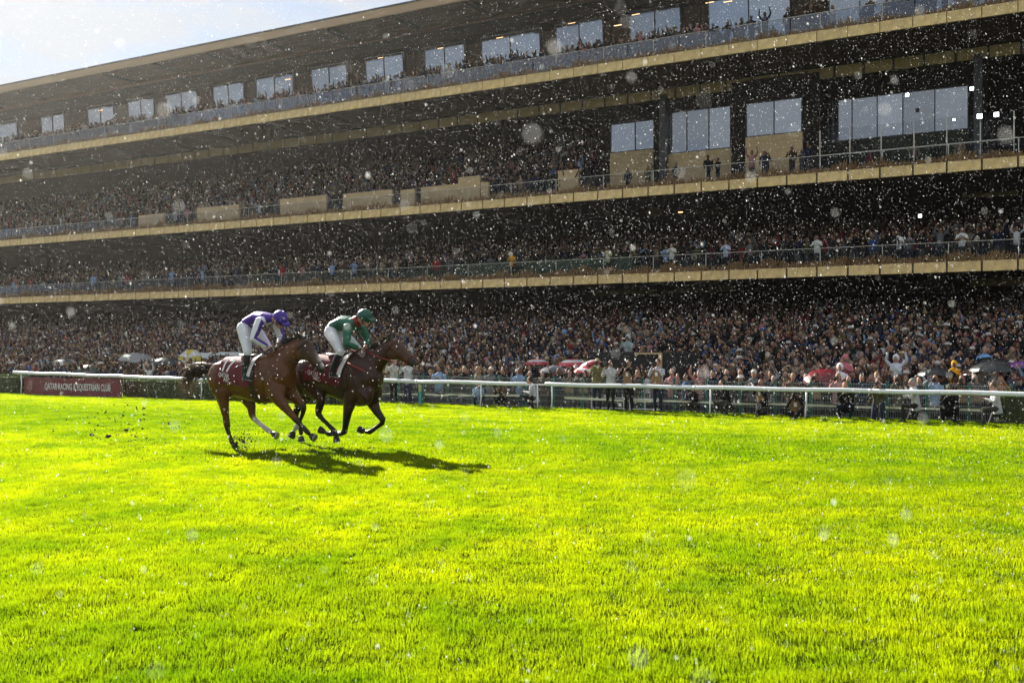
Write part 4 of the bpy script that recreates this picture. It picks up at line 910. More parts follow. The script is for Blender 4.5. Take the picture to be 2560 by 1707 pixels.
umbrella(342, 882, 34.5, .95, ((0.30, 0.31, 0.32),), 'wide grey umbrella left of the galloping horses', (0, 8))
umbrella(418, 893, 34.0, .80, ((0.03, 0.032, 0.035),), 'flat black umbrella left of the horse\'s tail')
umbrella(222, 912, 33.0, .7, ((0.02, 0.05, 0.045),), 'dark green umbrella low over the banner crowd', (15, 0))
umbrella(487, 868, 36.0, .62, ((0.62, 0.50, 0.03), (0.66, 0.66, 0.70)), 'yellow and white umbrella tilted behind the horse\'s tail', (62, 20))
# pale canopies at the back of the apron
for px0, px1, y0, y1, lab in ((468, 515, 882, 895, 'pale marquee roof beside the yellow umbrella'), (530, 588, 880, 888, 'long pale marquee roof behind the purple jockey')):
    a, b_ = on_v(px0, y1, 37.5), on_v(px1, y0, 37.5); o = empty('marquee', W(a[0], 37.5, G_FENCE), -ANG); tag(o, lab, 'marquee'); w = b_[0] - a[0]; h1, h0 = b_[1] - G_FENCE, a[1] - G_FENCE
    mb = MB(); mb.add([(0, 0, h0), (w, 0, h0), (w, .9, h0), (0, .9, h0), (.1, .45, h1), (w - .1, .45, h1)], [(0, 1, 5, 4), (1, 2, 5), (2, 3, 4, 5), (3, 0, 4), (0, 3, 2, 1)]); mb.build('roof', mat('marquee_cloth', (0.42, 0.46, 0.45), 0.7, var=0.1), o)
    for q in (.05, w - .05): mb = MB(); mb.tube([(q, .1, 0), (q, .1, h0)], [.025, .025], 6); mb.build('pole', M_STEEL, o)
# ================================================================== the two racehorses
def coat_mat(name, rough=0.32):
    m = mat(name, attr='Col', rough=rough, var=0.25, scale=5, spec=0.32, bump=0.16, bscale=26)
    b = m.node_tree.nodes['Principled BSDF']; b.inputs['Sheen Weight'].default_value = 0.08; b.inputs['Sheen Roughness'].default_value = 0.35; b.inputs['Sheen Tint'].default_value = (0.9, 0.55, 0.3, 1)
    return m
M_HOOF = mat('hoof_horn', (0.022, 0.018, 0.015), 0.4, var=0.3, scale=20)
M_LEATHER = mat('dark_leather', (0.02, 0.012, 0.008), 0.45, var=0.2)
M_CLOTHRED = mat('maroon_saddle_cloth', (0.12, 0.009, 0.018), 0.75, var=0.2, scale=7, bump=0.2, bscale=18)
M_CLOTHWHITE = mat('white_cloth', (0.74, 0.72, 0.71), 0.7, var=0.08, scale=10, bump=0.15, bscale=20)
M_SADDLE = mat('black_saddle', (0.012, 0.011, 0.011), 0.35)
M_EYE = mat('eye', (0.008, 0.006, 0.005), 0.08, spec=0.8)
M_MANE = leaf_mat('mane_hair', (0.016, 0.011, 0.008), (0.05, 0.032, 0.022), (2.2, 2.0, 1.8), scale=9, mixf=0.4, gloss=0.06)
def lerp_rings(rings, x):
    for a, b in zip(rings[:-1], rings[1:]):
        if a[0] <= x <= b[0]:
            t = (x - a[0]) / (b[0] - a[0]); t = t * t * (3 - 2 * t) * .4 + t * .6; return [p + (q - p) * t for p, q in zip(a, b)]
    return list(rings[0] if x < rings[0][0] else rings[-1])
def strands(name, roots, n_seg, w, m, parent):
    """hair: thin tapering ribbons along given paths"""
    mb = MB()
    for path in roots:
        P = [Vector(p) for p in path]; K = len(P); vs = []
        for i, p in enumerate(P):
            t = (P[min(i + 1, K - 1)] - P[max(i - 1, 0)]); a = t.cross(Vector((random.uniform(-1, 1), random.uniform(-.4, .4), random.uniform(-.3, 1))))
            a = a.normalized() if a.length > 1e-6 else Vector((0, 1, 0)); q = w * (1 - .75 * i / (K - 1)); vs += [p - a * q, p + a * q]
        mb.add(vs, [(2*i, 2*i + 1, 2*i + 3, 2*i + 2) for i in range(K - 1)])
    return mb.build(name, m, parent)
def horse(S):
    bay, dark, wht = S['bay'], S['dark'], (0.55, 0.50, 0.46)
    mb = MB(); rings = S['trunk']
    fine = []
    x = rings[0][0]
    while x < rings[-1][0] + 1e-6: fine.append(lerp_rings(rings, x)); x += 0.05
    mb.tube([(r[0], 0, (r[1] + r[2]) / 2) for r in fine], [(r[3], (r[1] - r[2]) / 2) for r in fine], 20, c=bay)
    for x, y, z, rx, ry, rz, rot in S['muscle']:
        for s in ((-1, 1)): mb.ball((x, s * y, z), (rx, ry, rz), 12, 8, c=bay, rot=Matrix.Rotation(R(rot), 3, 'Y'))
    mb.tube([p[:3] for p in S['neck']], [p[3:5] for p in S['neck']], 16, c=bay)
    mb.tube([p[:3] for p in S['head']], [p[3:5] for p in S['head']], 14, c=[S['face']] * (len(S['head']) - 2) + [dark] * 2)
    e = S['head'][-1]; mb.ball(e[:3], (.058, .055, .055), 10, 7, c=dark)
    for j in S['jaw']: mb.ball(j[:3], j[3:6], 10, 7, c=S['face'], rot=Matrix.Rotation(R(j[6]), 3, 'Y'))
    if S['blaze']: mb.tube(S['blaze'], [(.020, .011)] * (len(S['blaze']) - 1) + [(.026, .011)], 8, c=wht)
    for b, t in S['ears']: b, t = Vector(b), Vector(t); mb.tube([b - (t - b) * .25, b, b.lerp(t, .45), b.lerp(t, .85), t], [(.022, .03), (.024, .032), (.026, .03), (.014, .016), .004], 8, c=dark)
    for leg in S['legs']:
        P = leg['pts']; cc = []
        for i in range(len(P) - 1):
            if i in leg.get('white', ()): cc.append(wht)
            else: cc.append(bay if i < leg.get('dark_from', 3) else dark)
        mb.tube([p[:3] for p in P], [(p[3] * 1.07, p[4] * 1.09) for p in P], 12, c=cc)
    me = fuse(mb, 'horse', [coat_mat('horse_coat')], voxel=0.0135, smooth=7, ratio=0.5)
    root = shared('horse', me, None, S['O'], -ANG); tag(root, S['label'], 'horse')
    # hooves
    for leg in S['legs']:
        c, d = Vector(leg['hoof'][0]), Vector(leg['hoof'][1]).normalized(); fwd = Vector((0, 1, 0)).cross(d)
        h = MB(); h.tube([c - d * .045, c - d * .03, c + d * .045, c + d * .055], [(.036, .04), (.043, .048), (.058, .066), (.056, .064)], 14); o = h.build('hoof', M_HOOF, root, smooth=True)
        h = MB(); h.tube([c + d * .0555, c + d * .064], [(.058, .066), (.058, .066)], 14, caps=True); h.build('shoe', mat('aluminium_shoe', (0.5, 0.5, 0.5), 0.35, metal=0.9) if 'shoe_m' not in S else S['shoe_m'], o)
    # eyes, nostrils
    for s in (-1, 1):
        h = MB(); ex, ey, ez = S['eye']; h.ball((ex, s * ey, ez), (.018, .012, .016), 10, 6); h.build('eye', M_EYE, root, smooth=True)
        h = MB(); nx, ny, nz = S['nostril']; h.ball((nx, s * ny, nz), (.014, .008, .02), 8, 6); h.build('nostril', M_EYE, root, smooth=True)
    # mane and tail
    g = np.random.default_rng(S['seed']); paths = []; cr = S['crest']
    for k in range(620):
        t = g.random() * (len(cr) - 1); i = min(int(t), len(cr) - 2); p = Vector(cr[i]).lerp(Vector(cr[i + 1]), t - i) + Vector((g.normal(0, .012), g.normal(0, .014), g.normal(-.005, .008)))
        ln = g.uniform(.10, .21); sd = g.choice((-1, 1)) * g.uniform(.1, .7); up = g.uniform(-.15, .65); d = Vector((-.75, sd, up))
        paths.append([p, p + d * ln * .45 + Vector((0, 0, .012)), p + d * ln * .8 + Vector((0, 0, -.01)), p + d * ln + Vector((-.01, 0, -.07 * g.random() - .02))])
    strands('mane', paths, 3, .0055, M_MANE, root)
    paths = []; T0 = [Vector(p) for p in S['tail']]
    for k in range(720):
        sp = g.normal(0, 1, 2); ends = g.uniform(.55, 1.0); K = len(T0); pp = []
        for i, c in enumerate(T0):
            f = i / (K - 1)
            if f > ends + .08: break
            wob = Vector((g.normal(0, .012), sp[0] * (.016 + .085 * f) + g.normal(0, .01), sp[1] * (.016 + .10 * f ** 1.2) + g.normal(0, .014) * f)); pp.append(c + wob)
        if len(pp) > 2: paths.append(pp)
    strands('tail', paths, 5, .0055, M_MANE, root)
    h = MB(); h.tube([T0[0] + Vector((.06, 0, -.01)), T0[0], T0[1], T0[2].lerp(T0[1], .3)], [.035, .036, .028, .012], 10); h.build('dock', M_MANE, root, smooth=True)
    # saddle cloth laid over the barrel
    def skin_pt(x, q, off):
        r = lerp_rings(rings, x); zc, hh, hw = (r[1] + r[2]) / 2, (r[1] - r[2]) / 2, r[3]; nrm = Vector((0, math.sin(q) / hw, math.cos(q) / hh)).normalized()
        return Vector((x, hw * math.sin(q), zc + hh * math.cos(q))) + nrm * off
    def drape(x0, x1, q0, q1, nx, nq, off, rear=0.0, front=0.0):
        h = MB(); grid = []
        for a in range(nq + 1):
            q = q0 + (q1 - q0) * a / nq; low = abs(q) / max(abs(q0), abs(q1)); row_ = []
            for b in range(nx + 1): xx = x0 + (x1 - x0) * b / nx; t = b / nx; row_.append(skin_pt(xx + rear * low * (1 - t) + front * low * t, q, off + .004 * math.sin(9 * xx + 5 * q)))
            grid.append(row_)
        vs = [p for r in grid for p in r]; w = nx + 1; h.add(vs, [(a*w + b, a*w + b + 1, (a+1)*w + b + 1, (a+1)*w + b) for a in range(nq) for b in range(nx)]); return h
    c0, c1 = S['cloth']
    cl = drape(c0, c1, -S['cloth_q'], S['cloth_q'], 14, 22, .016, rear=-.05, front=-.12).build('saddle_cloth', M_CLOTHRED, root, smooth=True)
    fr = drape(c1 - .07, c1 + .015, -S['cloth_q'] * .8, S['cloth_q'] * .8, 3, 20, .024, rear=-.12, front=-.12).build('front_binding', M_CLOTHWHITE, cl, smooth=True)
    def print_on(body, size, xc, qc, sx=1.0, name='lettering', slope=0.0, bold=.004):
        """flat print wrapped onto the near side of the cloth"""
        t = text_mesh(name, body, size, M_CLOTHWHITE, cl, (0, 0, 0), (0, 0, 0), ext=0, bold=bold); me_ = t.data
        bm = bmesh.new(); bm.from_mesh(me_); bmesh.ops.triangulate(bm, faces=bm.faces); bmesh.ops.subdivide_edges(bm, edges=[e for e in bm.edges if e.calc_length() > .05], cuts=1); bm.to_mesh(me_); bm.free()
        for v in me_.vertices:
            xx, yy = v.co.x * sx, v.co.y; r = lerp_rings(rings, xc); q = -(qc - (yy + slope * xx) / ((r[1] - r[2]) / 2 * .8)); p = skin_pt(xc + xx + .10 * yy, q, .028); v.co = p
        me_.update(); return t
    for args in S['print']: print_on(*args[:4], **args[4])
    sd = MB(); s0 = S['saddle']; zt = lerp_rings(rings, s0)[1]
    sd.tube([(s0 - .24, 0, zt + .045), (s0 - .1, 0, zt + .025), (s0 + .08, 0, zt + .03), (s0 + .2, 0, zt + .05)], [(.10, .02), (.13, .022), (.11, .025), (.05, .03)], 12); o = sd.build('saddle', M_SADDLE, root, smooth=True)
    for s in (-1, 1):
        h = MB(); top = skin_pt(s0 + .06, s * .5, .03); ft = Vector(S['stirrup']); ft.y *= -s; h.tube([top, ft + Vector((0, 0, .12))], [(.004, .012)] * 2, 6, side=(1, 0, 0)); h.tube([ft + Vector((0, -.05, .0)), ft + Vector((0, -.045, .08)), ft + Vector((0, 0, .13)), ft + Vector((0, .045, .08)), ft + Vector((0, .05, 0)), ft + Vector((0, -.05, 0))], [.006] * 6, 6); h.build('stirrup', M_RIB, o)
    gx = S['girth']; h = MB()
    for a in range(40):
        q0, q1 = 2 * math.pi * a / 40, 2 * math.pi * (a + 1) / 40; h.quad(skin_pt(gx - .04, q0, .012), skin_pt(gx + .04, q0, .012), skin_pt(gx + .04, q1, .012), skin_pt(gx - .04, q1, .012))
    h.build('girth', M_CLOTHWHITE if S['white_girth'] else M_LEATHER, root, smooth=True)
    # bridle
    def hoop(c, ax, ra, rb, r=.007):
        c, ax = Vector(c), Vector(ax).normalized(); b = Vector((0, 1, 0)); a = b.cross(ax); h = MB()
        h.tube([c + b * (math.cos(2*math.pi*k/20) * ra) + a * (math.sin(2*math.pi*k/20) * rb) for k in range(21)], [r] * 21, 5, caps=False); return h
    hd = [Vector(p[:3]) for p in S['head']]
    br = hoop(hd[-2].lerp(hd[-3], .35), hd[-2] - hd[-3], S['head'][-2][3] + .014, S['head'][-2][4] + .022).build('bridle', S['bridle_m'], root, smooth=True)
    hoop(hd[1].lerp(hd[0], .35), hd[1] - hd[0], S['head'][1][3] + .012, S['head'][1][4] + .014, .008).build('browband', S['bridle_m'], br, smooth=True)
    bit = Vector(S['bit'])
    for s in (-1, 1):
        h = MB(); a = Vector((bit.x, s * bit.y, bit.z)); b = hd[0].lerp(hd[1], .45) + Vector((0, s * (S['head'][1][3] + .008), .03)); h.tube([a, b], [.007, .007], 5); h.tube([a + Vector((.025 * math.cos(q), 0, .025 * math.sin(q))) for q in np.linspace(0, 6.28, 10)], [.004] * 10, 5); h.build('cheek_strap', S['bridle_m'], br, smooth=True)
        hnd = Vector(S['hands'][0 if s < 0 else 1]); h = MB(); m_ = a.lerp(hnd, .5) + Vector((0, s * .05, -.03)); h.tube([a, a.lerp(m_, .5) + Vector((0, s*.02, -.005)), m_, m_.lerp(hnd, .6), hnd, hnd + Vector((-.12, s * .02, -.08))], [(.004, .009)] * 6, 6); h.build('rein', S['rein_m'], br, smooth=True)
    if S.get('breast'):
        h = MB(); pts = S['breast']
        for s in (-1, 1): h.tube([(p[0], s * p[1], p[2]) for p in pts], [(.006, .014)] * len(pts), 6)
        h.build('breast_strap', S['rein_m'], root, smooth=True)
    return root
BAY1, DK = (0.105, 0.034, 0.007), (0.012, 0.008, 0.006)
SHOE = mat('aluminium_shoe', (0.5, 0.5, 0.5), 0.35, metal=0.9)
O1 = Vector((-4.647, 17.014, 0)); O2 = Vector((-2.885, 17.1, 0))
H1 = dict(O=O1, label='bright bay racehorse wearing number seventeen, galloping nearest with white blaze', bay=BAY1, dark=DK, face=(0.055, 0.024, 0.011), seed=4, shoe_m=SHOE,
 trunk=[(-.60, 1.37, 1.18, .07), (-.53, 1.44, 1.02, .17), (-.40, 1.505, .91, .235), (-.25, 1.545, .86, .265), (-.05, 1.55, .86, .265), (.15, 1.545, .83, .28), (.38, 1.55, .775, .29), (.58, 1.60, .765, .275), (.70, 1.645, .78, .25), (.82, 1.65, .815, .24), (.94, 1.60, .88, .235), (1.06, 1.49, .96, .205), (1.15, 1.36, 1.06, .14), (1.19, 1.26, 1.13, .06)],
 muscle=[(.93, .17, 1.02, .085, .085, .19, -38), (.70, .20, 1.24, .09, .07, .24, -14), (-.42, .18, 1.08, .10, .09, .24, -20), (-.10, .19, 1.25, .15, .09, .13, 25), (-.33, .15, 1.17, .25, .135, .29, -12), (.84, .15, 1.14, .16, .105, .32, -22), (-.22, .15, .98, .17, .105, .20, 0), (.98, .12, 1.0, .13, .10, .17, 10)],
 neck=[(.80, 0, 1.30, .17, .30), (.97, 0, 1.45, .145, .27), (1.12, 0, 1.59, .115, .215), (1.25, 0, 1.69, .095, .17), (1.36, 0, 1.755, .085, .14), (1.42, 0, 1.76, .08, .11)],
 head=[(1.385, 0, 1.80, .075, .10), (1.46, 0, 1.71, .098, .145), (1.565, 0, 1.585, .088, .125), (1.67, 0, 1.475, .066, .094), (1.745, 0, 1.395, .056, .074), (1.785, 0, 1.355, .054, .064)],
 jaw=[(1.40, .055, 1.62, .10, .035, .13, 20), (1.40, -.055, 1.62, .10, .035, .13, 20)],
 blaze=[(1.555, 0, 1.77), (1.645, 0, 1.655), (1.735, 0, 1.54), (1.80, 0, 1.455), (1.835, 0, 1.40)],
 ears=[((1.39, -.06, 1.885), (1.335, -.10, 1.975)), ((1.39, .06, 1.885), (1.335, .10, 1.975))], eye=(1.55, .088, 1.685), nostril=(1.80, .046, 1.375), bit=(1.69, .062, 1.37),
 crest=[(.80, 0, 1.645), (.95, 0, 1.71), (1.08, 0, 1.805), (1.20, 0, 1.865), (1.33, 0, 1.90), (1.43, 0, 1.89)],
 tail=[(-.61, 0, 1.36), (-.74, 0, 1.36), (-.90, .0, 1.33), (-1.06, .0, 1.31), (-1.20, 0, 1.25), (-1.29, 0, 1.12), (-1.32, 0, .95)],
 legs=[dict(pts=[(-.30, -.13, 1.12, .12, .21), (-.27, -.15, .93, .10, .155), (-.225, -.15, .73, .068, .09), (-.19, -.14, .53, .046, .06), (-.18, -.13, .41, .046, .064), (-.16, -.13, .31, .034, .042), (-.12, -.13, .22, .028, .034), (-.065, -.13, .115, .037, .043), (-.03, -.13, .055, .029, .033)], dark_from=4, hoof=((.0, -.13, .052), (.25, 0, -1))),
       dict(pts=[(-.12, .13, 1.02, .11, .19), (.05, .13, .84, .09, .13), (.135, .13, .69, .058, .08), (.15, .13, .56, .048, .064), (.19, .13, .50, .038, .048), (.33, .13, .41, .030, .036), (.50, .13, .315, .038, .043), (.60, .13, .27, .029, .033)], white=(4, 5, 6), dark_from=4, hoof=((.66, .13, .245), (1, 0, -.42))),
       dict(pts=[(.86, -.14, 1.10, .10, .18), (.96, -.16, .92, .088, .125), (1.11, -.15, .76, .062, .082), (1.27, -.13, .61, .046, .055), (1.355, -.12, .535, .046, .053), (1.45, -.11, .45, .031, .036), (1.555, -.10, .355, .038, .043), (1.62, -.10, .305, .029, .032)], dark_from=4, hoof=((1.675, -.10, .275), (1, 0, -.5))),
       dict(pts=[(.88, .14, 1.10, .10, .17), (.99, .15, .92, .085, .12), (1.14, .15, .83, .060, .076), (1.27, .15, .762, .048, .052), (1.285, .148, .70, .042, .046), (1.25, .14, .58, .030, .035), (1.195, .13, .47, .030, .034), (1.15, .12, .40, .038, .042), (1.10, .12, .335, .029, .032)], white=(6, 7), dark_from=3, hoof=((1.065, .12, .275), (-.55, 0, -1)))],
 cloth=(-.24, .60), cloth_q=1.84, saddle=.30, stirrup=(.41, .31, 1.16), girth=.52, white_girth=False, bridle_m=M_LEATHER, rein_m=M_LEATHER,
 hands=((.77, -.08, 1.69), (.79, .07, 1.72)),
 print=[('17', .275, -.06, .97, dict(sx=.92, name='number', bold=.006, slope=-.12)), ('QATAR', .074, -.09, 1.46, dict(bold=.001, slope=-.1)), ('ARC', .078, -.02, 1.68, dict(bold=.001, slope=-.1))])
horse(H1)
BAY2 = (0.042, 0.015, 0.007)
H2 = dict(O=O2, label='dark bay racehorse leading with head stretched forward and folded forelegs', bay=BAY2, dark=DK, face=(0.06, 0.025, 0.011), seed=9, shoe_m=SHOE,
 trunk=[(-1.03, 1.37, 1.20, .07), (-.96, 1.46, 1.05, .17), (-.83, 1.525, .94, .235), (-.67, 1.585, .90, .265), (-.47, 1.57, .89, .265), (-.22, 1.555, .86, .28), (.0, 1.565, .79, .29), (.18, 1.60, .73, .275), (.31, 1.62, .705, .25), (.44, 1.61, .72, .24), (.56, 1.55, .80, .235), (.67, 1.43, .90, .20), (.75, 1.28, 1.0, .13), (.785, 1.18, 1.08, .06)],
 muscle=[(.53, .17, .96, .085, .085, .20, -38), (.30, .20, 1.20, .09, .07, .25, -14), (-.84, .18, 1.10, .10, .09, .24, -20), (-.52, .19, 1.27, .15, .09, .13, 25), (-.75, .15, 1.20, .25, .135, .29, -12), (.44, .15, 1.10, .16, .105, .34, -22), (-.62, .15, 1.02, .18, .105, .19, 0), (.58, .12, .94, .13, .10, .19, 10)],
 neck=[(.44, 0, 1.28, .17, .31), (.58, 0, 1.42, .14, .265), (.72, 0, 1.53, .11, .205), (.85, 0, 1.63, .092, .165), (.96, 0, 1.72, .084, .14), (1.02, 0, 1.75, .08, .11)],
 head=[(.985, 0, 1.79, .075, .10), (1.075, 0, 1.715, .098, .148), (1.19, 0, 1.625, .088, .128), (1.305, 0, 1.54, .066, .098), (1.40, 0, 1.475, .056, .078), (1.45, 0, 1.44, .054, .068)],
 jaw=[(1.06, .055, 1.615, .115, .035, .12, 35), (1.06, -.055, 1.615, .115, .035, .12, 35)], blaze=None,
 ears=[((1.005, -.055, 1.875), (.975, -.07, 2.0)), ((1.005, .055, 1.875), (.985, .075, 2.0))], eye=(1.19, .088, 1.715), nostril=(1.475, .046, 1.455), bit=(1.345, .062, 1.445),
 crest=[(.40, 0, 1.61), (.54, 0, 1.65), (.68, 0, 1.705), (.80, 0, 1.775), (.92, 0, 1.845), (1.01, 0, 1.885)],
 tail=[(-1.04, 0, 1.37), (-1.16, 0, 1.38), (-1.32, 0, 1.34), (-1.45, 0, 1.24), (-1.52, 0, 1.08), (-1.54, 0, .94)],
 legs=[dict(pts=[(-.72, -.13, 1.12, .12, .21), (-.50, -.145, .95, .10, .145), (-.39, -.14, .79, .064, .088), (-.45, -.13, .63, .048, .068), (-.455, -.13, .565, .042, .055), (-.38, -.13, .49, .034, .042), (-.26, -.125, .40, .030, .036), (-.11, -.12, .285, .038, .043), (-.085, -.12, .215, .029, .033)], dark_from=2, hoof=((-.07, -.12, .155), (.22, 0, -1))),
       dict(pts=[(-.80, .13, 1.12, .12, .2), (-.97, .13, .87, .095, .14), (-1.12, .13, .69, .062, .085), (-1.195, .13, .54, .046, .062), (-1.18, .13, .44, .036, .045), (-1.12, .13, .33, .030, .035), (-1.07, .13, .22, .037, .042), (-1.07, .13, .15, .029, .032)], dark_from=2, hoof=((-1.07, .13, .095), (.1, 0, -1))),
       dict(pts=[(.42, -.14, 1.06, .10, .19), (.26, -.16, .84, .09, .13), (.20, -.155, .62, .062, .08), (.15, -.145, .40, .046, .054), (.12, -.14, .275, .046, .050), (.05, -.14, .245, .034, .040), (-.08, -.14, .232, .030, .034), (-.22, -.14, .23, .038, .042), (-.30, -.14, .255, .029, .032)], dark_from=2, hoof=((-.36, -.14, .278), (-1, 0, .32))),
       dict(pts=[(.50, .14, 1.04, .10, .17), (.46, .15, .82, .09, .125), (.59, .15, .62, .058, .070), (.715, .15, .485, .047, .052), (.70, .15, .43, .040, .044), (.60, .145, .365, .030, .034), (.44, .14, .268, .038, .042), (.345, .14, .268, .029, .032)], dark_from=2, hoof=((.275, .14, .29), (-1, 0, .3)))],
 cloth=(-.62, .26), cloth_q=1.82, saddle=-.08, stirrup=(-.02, .31, 1.20), girth=.14, white_girth=False, bridle_m=mat('red_brown_strap', (0.16, 0.03, 0.015), 0.45), rein_m=mat('red_webbing', (0.32, 0.035, 0.03), 0.6),
 hands=((.42, -.08, 1.685), (.41, .07, 1.72)), breast=[(.26, .235, 1.45), (.45, .235, 1.38), (.62, .19, 1.30), (.74, .08, 1.24)],
 print=[('1', .275, -.40, .97, dict(sx=.92, name='number', bold=.006, slope=-.12)), ('QATAR', .074, -.44, 1.46, dict(bold=.001, slope=-.1)), ('ARC', .078, -.36, 1.68, dict(bold=.001, slope=-.1))])
horse(H2)
# ================================================================== jockeys
def jockey(J):
    """the rider's own body is one skin; silks, breeches, boots and helmet are worn over it"""
    V = {k: Vector(p) for k, p in J['j'].items()}
    mb = MB(); sk = M_JSKIN
    mb.tube([V['pel'], V['mid'], V['chest'], V['neck']], [(.13, .085), (.125, .08), (.14, .085), (.055, .055)], 12)
    hd = V['head']; f = Vector(J['look']).normalized(); upv = Vector((0, 1, 0)).cross(f) * -1; rot = Matrix((f, Vector((0, 1, 0)), upv)).transposed()
    mb.tube([V['neck'], hd], [.055, .052], 10); mb.ball(hd, (.098, .078, .118), 14, 10, rot=rot)
    def F(a, b, c): return hd + rot @ Vector((a, b, c))
    mb.tube([F(.092, 0, .01), F(.122, 0, -.03), F(.095, 0, -.04)], [.010, .016, .012], 8); mb.ball(F(.055, 0, -.085), (.05, .045, .04), 10, 6, rot=rot)
    for s in (-1, 1): mb.ball(F(0, s * .078, -.01), (.02, .012, .032), 8, 5, rot=rot)
    for s, n in ((-1, 'n'), (1, 'f')):
        sh, el, ha = V['sh' + n], V['el' + n], V['ha' + n]
        mb.tube([sh, el, el.lerp(ha, .85)], [.045, .038, .027], 8); wr = el.lerp(ha, .88); d = (ha - el).normalized()
        mb.tube([wr, ha, ha + d * .045], [(.026, .026), (.040, .024), (.042, .022)], 10)
        for q in range(4):
            o = ha + d * .045 + Vector((0, (q - 1.5) * .019, 0)); mb.tube([o, o + d * .03 + Vector((.008, 0, -.012)), o + d * .022 + Vector((-.012, 0, -.042)), o + Vector((-.028, 0, -.044))], [.0105, .010, .0095, .008], 6)
        o = ha + Vector((0, -s * .036, 0)); mb.tube([o, o + d * .03 + Vector((0, -s * .012, .008)), o + d * .055 + Vector((.004, -s * .004, -.012))], [.012, .011, .009], 6)
        hp, kn, an, toe = V['hip' + n], V['kn' + n], V['an' + n], V['toe' + n]
        mb.tube([hp, hp.lerp(kn, .5), kn, kn.lerp(an, .4), an], [.075, .068, .052, .048, .036], 10); mb.tube([an + Vector((0, 0, -.045)), toe + Vector((0, 0, -.012))], [.028, .018], 8)
    root = shared('person', fuse(mb, 'jockey_body', [sk], voxel=0.010, smooth=3, ratio=.6), None, J['O'], -ANG); tag(root, J['label'], 'person')
    # silks
    mb = MB(); white = J.get('stripes')
    def torso_m(i, k): return (1 if white and k in (2, 9, 3, 10)[0:2] and i > 0 else 0)
    mb.tube([V['pel'] + Vector((-.02, 0, .02)), V['pel'].lerp(V['mid'], .5) + Vector((0, 0, .015)), V['mid'] + Vector((0, 0, .01)), V['mid'].lerp(V['chest'], .6), V['chest'], V['chest'].lerp(V['neck'], .6), V['neck']], [(.155, .10), (.165, .108), (.165, .112), (.175, .118), (.175, .112), (.12, .09), (.07, .068)], 14, mats=torso_m)
    for s, n in ((-1, 'n'), (1, 'f')):
        sh, el, ha = V['sh' + n], V['el' + n], V['ha' + n]; ins = V['chest'].lerp(sh, .6)
        mb.tube([ins, sh, sh.lerp(el, .35), sh.lerp(el, .75), el + (el - V['chest']).normalized() * .006, el.lerp(ha, .4), el.lerp(ha, .8)], [.075, .082, .076, .068, .064, .054, .042], 12, side=(1, 0, .2), mats=(lambda i, k: 1 if white and (k in (1, 2, 3, 7, 8, 9) or i == 0) else 0))
    bv_cols = [J['silk'], M_JWHITE]; me = fuse(mb, 'silks', bv_cols, voxel=0.009, smooth=2, ratio=.7); s_ = shared('silks', me, root)
    if J.get('collar'):
        h = MB(); c = V['neck'].lerp(V['chest'], .12); ax = (V['neck'] - V['chest']).normalized(); h.tube([c - ax * .03, c + ax * .02, c + ax * .05], [(.098, .105), (.088, .095), (.078, .085)], 14); h.build('collar', J['collar'], s_, smooth=True)
    # breeches
    mb = MB()
    mb.tube([V['pel'] + Vector((.05, 0, .01)), V['pel'] + Vector((-.02, 0, -.02)), V['pel'] + Vector((-.05, 0, -.08))], [(.15, .10), (.16, .125), (.13, .09)], 14)
    for n in ('n', 'f'):
        hp, kn, an = V['hip' + n], V['kn' + n], V['an' + n]
        mb.tube([V['pel'].lerp(hp, .8) + Vector((-.02, 0, .02)), hp + Vector((-.02, 0, -.01)), hp.lerp(kn, .35) + Vector((-.012, 0, 0)), hp.lerp(kn, .7), kn + (kn - V['pel']).normalized() * .008, kn.lerp(an, .16)], [.11, .115, .105, .086, .072, .062], 12)
    shared('breeches', fuse(mb, 'breeches', [M_BREECH], voxel=0.010, smooth=3, ratio=.6), root)
    for n in ('n', 'f'):
        kn, an, toe = V['kn' + n], V['an' + n], V['toe' + n]; heel = an + Vector((-.035, 0, -.055))
        mb = MB(); mb.tube([kn.lerp(an, .1), kn.lerp(an, .45), kn.lerp(an, .8), an + Vector((0, 0, -.03))], [.066, .064, .05, .046], 12); mb.tube([heel, an + Vector((.02, 0, -.055)), toe + Vector((.04, 0, .004))], [(.034, .034), (.04, .04), (.03, .022)], 10); mb.ball(an + Vector((.0, 0, -.035)), (.055, .046, .05), 12, 8)
        b = shared('boot', fuse(mb, 'boot', [J.get('boot', M_BOOT)], voxel=0.008, smooth=2, ratio=.6), root)
        h = MB(); h.tube([heel + Vector((0, 0, -.03)), an + Vector((.03, 0, -.085)), toe + Vector((.05, 0, -.022))], [(.032, .008), (.036, .009), (.028, .008)], 8); h.build('sole', M_SOLE, b, smooth=True)
    # helmet with its silk, peak, goggles
    h = MB(); h.ball(F(-.012, 0, .035), (.142, .125, .132), 20, 12, rot=rot)
    hm = h.build('helmet', J['cap'], root, smooth=True)
    bm = bmesh.new(); bm.from_mesh(hm.data); pl_o = F(0, 0, -.005); pl_n = (rot @ Vector((-.30, 0, -1))).normalized()
    bmesh.ops.bisect_plane(bm, geom=bm.verts[:] + bm.edges[:] + bm.faces[:], plane_co=pl_o, plane_no=pl_n, clear_outer=True); bmesh.ops.holes_fill(bm, edges=[e for e in bm.edges if e.is_boundary]); bm.to_mesh(hm.data); bm.free()
    for p in hm.data.polygons: p.use_smooth = len(p.vertices) < 6
    h = MB(); h.tube([F(.085, 0, .045), F(.150, 0, .030), F(.195, 0, .006)], [(.10, .014), (.092, .010), (.06, .006)], 12, side=(0, 1, 0)); h.build('peak', J['peak'], hm, smooth=True)
    h = MB(); h.ball(F(-.012, 0, .165), (.022, .022, .012), 10, 5, rot=rot); h.build('button', J['peak'], hm, smooth=True)
